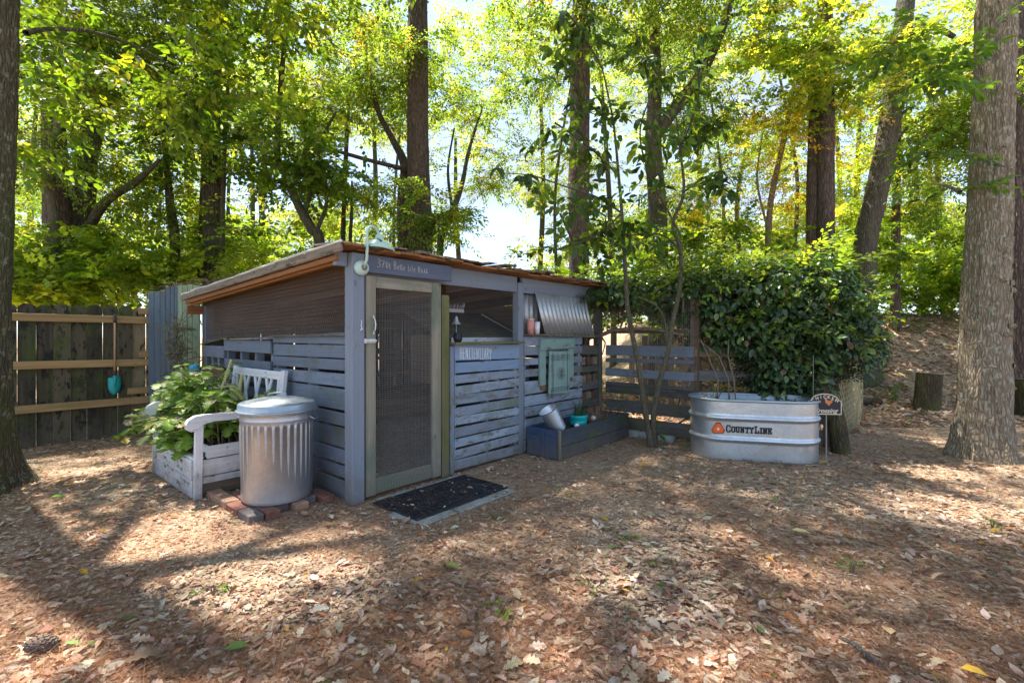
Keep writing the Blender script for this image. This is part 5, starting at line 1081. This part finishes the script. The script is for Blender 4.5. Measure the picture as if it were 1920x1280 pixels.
# near branches with large leaves, part of the left and right oaks
def thin(q):
    g = q[:, :2]-np.outer(q[:, 2]-.6, [SUN.x/SUN.z, SUN.y/SUN.z]); return q[(((g[:, 0]+2.85)/.62)**2+((g[:, 1]-4.1)/.5)**2 > 1) | (NR.random(len(q)) < .25)]  # drops most twigs that would shade the bench plant
q, _ = blob_points(P(180, 110, 4.9), (.9, .6, .55), 110, 14, k=.25); q2, _ = blob_points(P(330, 160, 5.6), (.9, .6, .6), 120, 14, k=.25); q3, _ = blob_points(P(90, 250, 4.9), (.35, .5, .6), 40, 6, k=.2); q4, _ = blob_points(P(480, 40, 5.6), (.8, .6, .35), 70, 10, k=.25)
q = thin(np.concatenate([q, q2, q3, q4])); crown(lt, q, NR.uniform(.28, .46, len(q)), name='low_branch_leaves', cols=[(.08, .15, .015), (.12, .19, .02), (.2, .24, .02), (.05, .09, .02)], wts=[30, 20, 10, 16], SP=SP_O)
q, _ = blob_points(P(1760, 130, 4.4), (.45, .35, .5), 44, 12, k=.2); q2, _ = blob_points(P(1770, 330, 4.9), (.35, .3, .5), 30, 8, k=.2)
crown(rt, np.concatenate([q, q2]), NR.uniform(.24, .38, 74), name='low_branch_leaves', cols=[(.07, .14, .025), (.12, .2, .02), (.05, .09, .02)], wts=[30, 14, 12], SP=SP_O)

# ------------------------------------------------ saplings with big leaves in front of the pen fence
sp = thing('sapling', 'two-stemmed young tree with large glossy leaves in front of the pen fence', 'sapling', (1.60, 5.38, 0))
def sapl(pts, rs, n=10, name='stem'):
    V, Fc = trunkmesh([P(a, b, d)-sp.location for a, b, d in pts], rs, n, 10*len(pts), .002, 0, .12, R.random()*9, 20, 3); return link(name, npmesh(name, V, Fc, smooth=True), M['sapling'], sp)
sapl([(1224, 845, 5.38), (1215, 800, 5.38), (1205, 740, 5.37), (1196, 680, 5.36), (1184, 620, 5.35), (1176, 570, 5.34), (1172, 500, 5.3), (1166, 400, 5.3), (1160, 330, 5.25), (1150, 230, 5.2), (1130, 130, 5.2)], [.045, .033, .03, .028, .026, .024, .021, .018, .015, .012, .006])
sapl([(1228, 840, 5.4), (1226, 780, 5.42), (1238, 710, 5.42), (1252, 660, 5.42), (1262, 600, 5.42), (1274, 540, 5.42), (1276, 470, 5.4), (1262, 420, 5.38), (1282, 360, 5.36), (1275, 280, 5.35), (1262, 180, 5.3)], [.045, .032, .03, .028, .026, .024, .022, .02, .016, .012, .006])
sapl([(1254, 655, 5.42), (1246, 600, 5.4), (1232, 575, 5.38), (1212, 563, 5.35), (1195, 556, 5.33)], [.015, .013, .012, .01, .005], 8, 'branch')
brs = [[(1166, 400, 5.3), (1120, 370, 5.1), (1060, 350, 4.95), (1000, 330, 4.85), (945, 325, 4.8)], [(1160, 330, 5.25), (1110, 280, 5.1), (1040, 230, 5.0)], [(1276, 470, 5.4), (1240, 440, 5.3), (1180, 440, 5.1), (1120, 420, 5.0)],
       [(1275, 280, 5.35), (1320, 240, 5.2), (1360, 215, 5.1)], [(1262, 180, 5.3), (1220, 120, 5.2), (1190, 60, 5.2)], [(1150, 230, 5.2), (1090, 180, 5.1), (1050, 100, 5.0)], [(1282, 360, 5.36), (1330, 330, 5.2), (1370, 345, 5.1)], [(1130, 130, 5.2), (1090, 60, 5.1), (1060, 20, 5.0)], [(1276, 440, 5.4), (1220, 330, 5.2), (1200, 250, 5.1), (1220, 180, 5.1)], [(1275, 280, 5.35), (1310, 180, 5.2), (1300, 90, 5.1)], [(1166, 400, 5.3), (1120, 440, 5.0), (1040, 470, 4.8)]]
for b in brs: sapl(b, [.012-.0018*i for i in range(len(b))], 6, 'branch')
V, Fc = lf_oval(.21, .05, .18); big = []
for cc_ in ((.035, .075, .02), (.05, .10, .02), (.10, .17, .02), (.16, .22, .02)):
    me = npmesh('leaf', V, Fc, np.tile(cc_, (len(V), 1)), True); me.materials.append(M['leaf_dark'] if cc_[0] < .08 else M['leaf']); big.append(me)
R.seed(15); n = 0
def putleaf(p, yaw, pitch, s, kk, roll=0):
    o = bpy.data.objects.new('leaf', big[kk]); COL.objects.link(o); o.parent = sp
    o.matrix_basis = Matrix.Translation(p-sp.location) @ Matrix.Rotation(yaw, 4, 'Z') @ Matrix.Rotation(pitch, 4, 'Y') @ Matrix.Rotation(roll, 4, 'X') @ Matrix.Scale(s, 4)
for b in brs:
    pts = [P(*q) for q in b]
    for c in range(7):
        f = .25+.75*c/6; u = f*(len(pts)-1); j = min(int(u), len(pts)-2); p0 = pts[j].lerp(pts[j+1], u-j)+Vector((R.gauss(0, .05), R.gauss(0, .08), R.gauss(0, .06)))
        for k in range(4 if c else 3):
            if n < 290: putleaf(p0, R.uniform(0, 6.28), R.uniform(.1, 1.3), R.uniform(.12, .2), R.choices(range(4), [40, 30, 16, 8])[0], R.uniform(-.5, .5)); n += 1
pos = []
for b in brs:
    pts = [P(*q) for q in b]
    for c in range(11):
        u = (.2+.8*R.random())*(len(pts)-1); j = min(int(u), len(pts)-2); pos.append(tuple(pts[j].lerp(pts[j+1], u-j)+Vector((R.gauss(0, .04), R.gauss(0, .05), R.gauss(0, .04)))))
Vq, Fq, cq = foliage(np.array(pos), NR.uniform(.34, .5, len(pos)), [(.04, .08, .025), (.06, .11, .03), (.11, .17, .035)], [3, 2, 1.4], SP_O, .3); stuff(link('small_leaves', npmesh('small_leaves', Vq-np.array(sp.location), Fq, cq), M['leaf'], sp))
for (a, b, d, yaw, pit, s, kk) in ((1243, 600, 5.38, 2.2, -.9, .14, 2), (1240, 612, 5.36, 3.6, -.5, .15, 1), (1235, 805, 5.3, .3, .3, .12, 2), (1232, 812, 5.3, -.6, .5, .13, 2), (1236, 800, 5.3, 1.2, -.4, .1, 2), (1238, 815, 5.3, -1.4, .4, .12, 1), (1232, 575, 5.38, 2.0, -.7, .17, 1)): putleaf(P(a, b, d), yaw, pit, s, kk)

# ------------------------------------------------ vines on the pen
vine = thing('climbing_vine', 'dense dark green vine smothering the pen behind the stock tank', 'vine', (3.0, 5.7, 0))
def shell(c, r, n, p=2.5, lo=.78, keep=None):
    d = NR.normal(size=(n, 3)); nn_ = (np.abs(d)**p).sum(1)**(1/p); u = d/nn_[:, None]; q = u*NR.uniform(lo, 1.03, (n, 1))
    q *= (1+.16*(vn(u[:, 0]*3+c[0]*5, u[:, 1]*3, u[:, 2]*3)-.5)*2)[:, None]+(.10*(vn(u[:, 0]*8, u[:, 1]*8+3, u[:, 2]*8)-.5)*2)[:, None]
    g = np.sign(u)*np.abs(u)**(p-1)/np.array(r); g /= np.linalg.norm(g, axis=1)[:, None]
    return np.array(c)+q*np.array(r), g
EL = [((2.72, 5.85, 1.55), (.75, .5, .58), 2600), ((3.38, 5.75, 1.62), (.72, .62, .60), 3000), ((3.05, 5.55, 1.02), (.62, .35, .5), 1700), ((3.75, 5.62, 1.12), (.48, .45, .55), 1500), ((1.75, 6.35, 1.80), (.8, .5, .22), 1700), ((1.05, 6.75, 1.84), (.5, .4, .16), 700), ((3.78, 6.1, 1.6), (.38, .55, .5), 1000), ((2.2, 6.0, 1.72), (.5, .5, .32), 900), ((3.15, 5.35, .75), (.45, .22, .3), 500)]
PP, NN = zip(*[shell(c, r, int(n*1.25)) for c, r, n in EL]); PP = np.concatenate(PP); NN = np.concatenate(NN)
k = (PP[:, 2] > .42) & ~((PP[:, 0] > 3.42) & (PP[:, 2] < .9+.08*np.sin(PP[:, 0]*14))) & ~((PP[:, 0] < 2.15) & (PP[:, 2] < 1.5+.12*np.sin(PP[:, 0]*9))) & ~((PP[:, 0] < 2.7) & (PP[:, 2] < 1.05))
PP, NN = PP[k], NN[k]; m_ = len(PP)
yaw = np.arctan2(NN[:, 1], NN[:, 0])+NR.normal(0, .8, m_); pit = np.where(NN[:, 2] > .6, NR.normal(.1, .35, m_), NR.normal(.75, .4, m_))
Q = rots(m_, yaw, 0, .45); 
cp, spn = np.cos(pit), np.sin(pit); Yr = np.zeros((m_, 3, 3)); Yr[:, 0, 0] = cp; Yr[:, 0, 2] = spn; Yr[:, 2, 0] = -spn; Yr[:, 2, 2] = cp; Yr[:, 1, 1] = 1
col = palette(m_, [(.035, .07, .028), (.055, .105, .038), (.09, .155, .045), (.16, .23, .05), (.18, .1, .05)], [30, 34, 18, 6, 2]); top = (NN[:, 2] > .55) & (NR.random(m_) < .45); col[top] = palette(int(top.sum()), [(.11, .18, .02), (.18, .24, .03), (.06, .12, .02)], [1, .7, 1])  # upward-facing leaves recoloured brighter, light on the vine top put into colour
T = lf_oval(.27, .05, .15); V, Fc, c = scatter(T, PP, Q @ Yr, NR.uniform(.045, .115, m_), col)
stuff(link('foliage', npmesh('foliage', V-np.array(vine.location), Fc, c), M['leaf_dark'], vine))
p = []; 
for (cx, cy, cz), (a, b, d), n in EL: p.append(np.array((cx, cy, cz))+NR.uniform(-.6, .6, (n//5, 3))*np.array((a, b, d)))
p = np.concatenate(p); p = p[~((p[:, 0] < 2.3) & (p[:, 2] < 1.5))]; V, Fc, c = foliage(p, NR.uniform(.2, .34, len(p)), [(.02, .04, .012), (.05, .035, .02), (.035, .07, .02)], [3, 1, 2]); stuff(link('inner_foliage', npmesh('inner_foliage', V-np.array(vine.location), Fc, c), M['leaf_dark'], vine))  # filler leaves coloured darker, shade inside the vine put into their colour
m = MB(); R.seed(61)
for k in range(40):
    x0 = R.uniform(1.9, 3.45); y0 = 5.75-.12*(x0-2)+R.uniform(-.12, .2); z0 = R.uniform(0, .5) if R.random() < .5 else R.uniform(.5, 1.2); q = Vector((x0, y0, z0)); pts = [q]
    for j in range(4): q = q+Vector((R.gauss(0, .12), R.gauss(0, .05), R.uniform(.12, .32))); pts.append(q)
    m.tube([a-vine.location for a in pts], [.012, .011, .009, .007, .004], 5)
for k in range(60):
    x0 = R.uniform(1.0, 2.3); q = Vector((x0, 6.35-.3*(x0-1.2)+R.uniform(-.1, .1), R.uniform(1.5, 1.7))); d = Vector((R.gauss(0, .06), R.gauss(0, .03), -R.uniform(.05, .25))); m.tube([q-vine.location, q+d*.5-vine.location, q+d-vine.location], [.004, .003, .001], 4, False)
m.build('vine_stem', M['vine'], vine)
pos = NR.uniform((1.1, 0, 1.42), (2.4, 1, 1.72), (90, 3)); pos[:, 1] = 6.32-.72*(pos[:, 0]-1.2)+.05*pos[:, 1]-.05; V, Fc, c = foliage(pos, NR.uniform(.1, .2, 90), [(.2, .08, .04), (.28, .15, .08), (.09, .1, .03)], [3, 2, 2]); stuff(link('dead_leaves', npmesh('dead_leaves', V-np.array(vine.location), Fc, c), M['litter'], vine))
sh_, sn_ = [], []
for c, r, n in EL:
    a, b = shell(c, r, n//14, lo=1.0); sh_.append(a+b*NR.uniform(-.02, .1, (len(a), 1))); sn_.append(b)
sh_, sn_ = np.concatenate(sh_), np.concatenate(sn_); kk_ = (sh_[:, 2] > 1.15) & ((sn_[:, 2] > .25) | (NR.random(len(sh_)) < .3)) & ~((sh_[:, 0] < 2.15) & (sh_[:, 2] < 1.6)); sh_, sn_ = sh_[kk_], sn_[kk_]
V, Fc, c = foliage(sh_, NR.uniform(.16, .34, len(sh_)), [(.14, .21, .035), (.2, .26, .04), (.08, .14, .03), (.05, .09, .03)], [3, 2, 3, 2], SP_O, -.35, sn_); stuff(link('stray_shoots', npmesh('stray_shoots', V-np.array(vine.location), Fc, c), M['leaf'], vine))  # shoots loosen the outline; their bright greens mimic light on the top
# sprig of the vine hanging over the coop end
pos, _ = blob_points(S(3.15, -.08, 1.76), (.3, .08, .1), 70, 10, k=.3); V, Fc, c = foliage(pos, NR.uniform(.09, .16, 70), [(.03, .07, .02), (.06, .12, .02)], [2, 1]); o = link('vine_sprig', npmesh('vine_sprig', V, Fc, c), M['leaf_dark']); tag(o, 'green sprig hanging over the top of the corrugated sheets at the coop end', 'vine')

# ------------------------------------------------ litter
def blocked(x, y):
    du, dv = x-O3.x, y-O3.y; u = .65*du+.76*dv; v = -.76*du+.65*dv
    b = (u > -.05) & (u < 3.62) & (v > -.05) & (v < 3.3)
    b |= (u > -.68) & (u < -.06) & (v > .15) & (v < .85)
    b |= (u > -.78) & (u < -.1) & (v > .98) & (v < 2.05)
    b |= (u > 1.97) & (u < 3.45) & (v > -.47) & (v < -.05)
    lx = (x-tc_.x)*math.cos(-ta)-(y-tc_.y)*math.sin(-ta); ly = (x-tc_.x)*math.sin(-ta)+(y-tc_.y)*math.cos(-ta); b |= (abs(lx) < .6) & (abs(ly) < .29)
    b |= np.hypot(x-4.78, y-4.86) < .3; b |= np.hypot(x+4.31, y-3.85) < .27
    m_ = (u > .05) & (u < 1.06) & (v < -.14) & (v > -.66)
    return b, m_
def groundpts(n, dmin=.55, dmax=17, pw=1.0, matkeep=.06):
    """more points where the ground is close to the eye"""
    t = NR.random(n); y = dmin*(dmax/dmin)**(t**pw); x = NR.uniform(-1.25, 1.3, n)*y; 
    b, mt = blocked(x, y); k = ~b & (~mt | (NR.random(n) < matkeep)); x, y = x[k], y[k]; mt = mt[k]
    return np.stack([x, y, gz(x, y)+mt*.03], 1)
LC = [(.44, .31, .225), (.52, .395, .30), (.36, .235, .165), (.30, .165, .11), (.58, .47, .375), (.46, .40, .33), (.21, .14, .1), (.30, .26, .17), (.42, .17, .07), (.55, .33, .05), (.12, .18, .05)]
LW = [26, 22, 18, 14, 12, 8, 10, 6, 2.5, .7, .9]
parts = []
for T, n, sz, pw in ((lf_lobed(.10), 4800, (.04, .085), .95), (lf_oval(.25, .06, -.08), 12000, (.03, .075), .95), (lf_oval(.2, -.05, .12), 13500, (.026, .066), 1), (lf_oval(.17, .2, .05), 13000, (.026, .062), .9), (lf_quad(.3, .10), 80000, (.014, .034), .92), (lf_quad(.14, .05), 110000, (.012, .04), .9)):
    p = groundpts(n, pw=pw); small = sz[1] < .05; p = p if small else p[vn(p[:, 0]*1.1+20, p[:, 1]*1.1)+.5*vn(p[:, 0]*4, p[:, 1]*4) > NR.uniform(.3, 1.0, len(p))]; m_ = len(p); p[:, 2] += NR.uniform(.001, .012 if small else .022, m_)
    c = palette(m_, LC, LW, .25); c = c*(.75+.5*vn(p[:, 0]*1.7, p[:, 1]*1.7+60))[:, None]; V, Fc, cc_ = scatter(T, p, rots(m_, None, .17, .22), NR.uniform(sz[0], sz[1], m_)*(1+.035*np.clip(p[:, 1]-5, 0, 12)), c); parts.append((V, Fc, cc_))
V, Fc, c = join(parts); o = link('leaf_litter', npmesh('leaf_litter', V, Fc, c), M['litter']); tag(o, 'brown and tan fallen leaves covering the yard', 'fallen leaves'); o['kind'] = 'stuff'
# pine needles: thin curved strips
n = 115000; p = groundpts(n, dmax=9, pw=.9, matkeep=.35); m_ = len(p); V0 = np.array([(0, .0035, 0), (0, -.0035, 0), (.5, .0035, .02), (.5, -.0035, .02), (1, 0, 0.0)]); V0[:, 1] *= .95; F0 = np.array([(0, 1, 3), (0, 3, 2), (2, 3, 4)])
k = vn(p[:, 0]*1.3, p[:, 1]*1.3+40) > .40; p = p[k]; m_ = len(p); p[:, 2] += NR.uniform(.012, .028, m_); yaw = NR.normal(.2, .9, m_)+3*vn(p[:, 0]*.9, p[:, 1]*.9)
V, Fc, c = scatter((V0, F0), p, rots(m_, yaw, .07, .1), NR.uniform(.08, .19, m_), palette(m_, [(.30, .13, .06), (.38, .2, .1), (.2, .09, .05)], [3, 2, 2])); o = link('pine_needles', npmesh('pine_needles', V, Fc, c), M['litter']); tag(o, 'rust-coloured pine needles strewn over the fallen leaves', 'pine needles'); o['kind'] = 'stuff'
tg = MB(); R.seed(99)
for k in range(170):
    y_ = R.uniform(1.1, 7); x_ = R.uniform(-1.1, 1.1)*y_; b_, mt_ = blocked(np.array([x_]), np.array([y_]))
    if b_[0]: continue
    a = R.uniform(0, 6.28); L_ = R.uniform(.05, .22); z_ = float(gz(x_, y_))+.022; d = Vector((math.cos(a), math.sin(a), 0)); tg.tube([(x_, y_, z_), Vector((x_, y_, z_+.012))+d*L_*.5+Vector((-d.y, d.x, 0))*R.uniform(-.02, .02), Vector((x_, y_, z_))+d*L_], [.003, .0025, .0012], 4, False)
o = tg.build('fallen_twigs', M['vine']); tag(o, 'small brown twigs scattered among the fallen leaves', 'twigs'); o['kind'] = 'stuff'
# hillside leaves: extra cover on the slope
p = np.concatenate([np.stack([NR.uniform(3.5, 14, 26000), NR.uniform(6.5, 15, 26000)], 1), np.stack([NR.uniform(.6, 4.5, 9000), NR.uniform(5.9, 13, 9000)], 1)]);  b_, _ = blocked(p[:, 0], p[:, 1]); p = p[~b_]; p = np.concatenate([p, gz(p[:, 0], p[:, 1])[:, None]+.012], 1); V, Fc, c = scatter(lf_quad(.32, .1), p, rots(len(p), None, .35, .35), NR.uniform(.06, .13, len(p)), palette(len(p), LC, LW, .3)); o = link('slope_leaf_litter', npmesh('slope_leaf_litter', V, Fc, c), M['litter']); tag(o, 'fallen leaves covering the slope on the right and the pen floor', 'fallen leaves'); o['kind'] = 'stuff'
# single large leaves
def single(kind, px, py, s, col, label, group=None, yaw=0, tilt=.1):
    y_ = 1125/(py-628.); x_ = (px-960)/F*y_; V, Fc = kind; me = npmesh('fallen_leaf', V, Fc, np.tile(col, (len(V), 1))); me.materials.append(M['litter']); o = link('fallen_leaf', me); o.matrix_basis = Matrix.Translation((x_, y_, float(gz(x_, y_))+.03)) @ Matrix.Rotation(yaw, 4, 'Z') @ Matrix.Rotation(tilt, 4, 'X') @ Matrix.Scale(s, 4); tag(o, label, 'leaf', group)
single(lf_oval(.28, .1, .1), 1218, 876, .07, (.75, .35, .02), 'orange-yellow fallen leaf in front of the two-stemmed sapling', yaw=1)
single(lf_oval(.25, .1, .1), 1555, 871, .09, (.8, .5, .02), 'bright yellow fallen leaf at the right foot of the stock tank', yaw=2.6)
single(lf_oval(.2, .05, .1), 1484, 1003, .11, (.62, .5, .24), 'long pale yellow fallen leaf lying in the middle right of the yard', yaw=-.3)
single(lf_oval(.25, .1, .1), 1800, 1268, .08, (.62, .38, .05), 'deep yellow fallen leaf at the bottom right edge', yaw=-.5)
single(lf_oval(.3, .1, .1), 1670, 1205, .07, (.55, .38, .2), 'rounded tan fallen leaf above the lichened stick', yaw=1.2)
single(lf_lobed(.1), 235, 1258, .11, (.2, .13, .08), 'brown lobed fallen leaf near the bottom left corner', yaw=.5)
single(lf_oval(.22, .06, .1), 860, 1075, .12, (.16, .22, .06), 'half-green fallen leaf left of the center foreground', yaw=2.5)
single(lf_oval(.26, .08, .1), 420, 1232, .09, (.12, .2, .05), 'green fallen leaf near the bottom edge, left of center', yaw=.4)
single(lf_oval(.26, .08, .1), 95, 940, .10, (.12, .22, .03), 'green fallen leaf right of the foot of the left tree', yaw=.1)
single(lf_lobed(.1), 1200, 880, .12, (.6, .3, .05), 'golden lobed fallen leaf between mat and stock tank', yaw=.8)
# pine cone, stick, seedlings
pc = MB(); 
for k in range(90):
    t = k/90; a = k*2.4; r_ = .028*math.sin(math.pi*(.12+.85*t))+.004; pc.box((0, 0, 0), (.016, .004, .012), .001, Matrix.Translation((t*.10-.05, r_*math.cos(a), r_*math.sin(a))) @ Matrix.Rotation(a, 4, 'X'))
yy = 1125/(1228-628.); o = pc.build('pine_cone', plain('cone_brown', (.12, .085, .065), .9, var=.4)); o.location = ((80-960)/F*yy, yy, .045); o.rotation_euler = (0, .05, .3); tag(o, 'grey-brown pine cone lying at the bottom left corner', 'pine cone')
yy = 1125/(1245-628.); xx = (1625-960)/F*yy; m = MB(); m.tube([(xx-.02, yy+.12, .03), (xx-.005, yy+.05, .04), (xx, yy, .035), (xx+.02, yy-.06, .03)], [.006, .009, .009, .006], 7); tag(m.build('stick', barkmat('bark_stick', (.1, .09, .08), (.4, .4, .38), mossamt=0, sc=4), smooth=True), 'short lichened stick lying at the bottom right', 'stick')
R.seed(2)
for i, (px, py, s, lab) in enumerate(((940, 1150, .09, 'green seedling in the center foreground, nearest the camera'), (1108, 1110, .05, 'small seedling left of the middle of the yard'), (1182, 1018, .06, 'thin green seedling in the middle of the yard'), (1600, 1076, .08, 'star-shaped green seedling right of center'), (1860, 990, .08, 'bright green seedling near the right edge'), (1230, 1060, .05, 'tiny seedling just below the middle of the yard'),
        (1070, 935, .06, 'low seedling right of the doormat'), (400, 1122, .10, 'leafy green sprig on the sunny left side'), (930, 975, .05, 'seedling at the right end of the doormat'), (1470, 875, .06, 'seedling in front of the stock tank'))):
    y_ = 1125/(py-628.); x_ = (px-960)/F*y_; smallplant('seedling', lab, (x_, y_, float(gz(x_, y_))+.01), 4, s, s*.6, [(.09, .2, .02), (.06, .14, .02)], [2, 1], spread=.03, cat='seedling')
# low green plants on the slope
p = np.stack([NR.uniform(4.6, 12, 700), NR.uniform(8.8, 13.5, 700)], 1); k = vn(p[:, 0]*.7, p[:, 1]*.7+8) > .5; p = p[k]; p = np.concatenate([p, gz(p[:, 0], p[:, 1])[:, None]+NR.uniform(.03, .2, (len(p), 1))], 1); V, Fc, c = foliage(p, NR.uniform(.2, .4, len(p)), [(.1, .17, .02), (.07, .12, .02)], [1, 1], SP_M); o = link('ground_cover', npmesh('ground_cover', V, Fc, c), M['leaf']); tag(o, 'low green plants scattered over the leafy slope', 'ground cover'); o['kind'] = 'stuff'
print('tris', sum(len(o.data.polygons) for o in bpy.data.objects if o.type == 'MESH'), 'objs', len(bpy.data.objects))
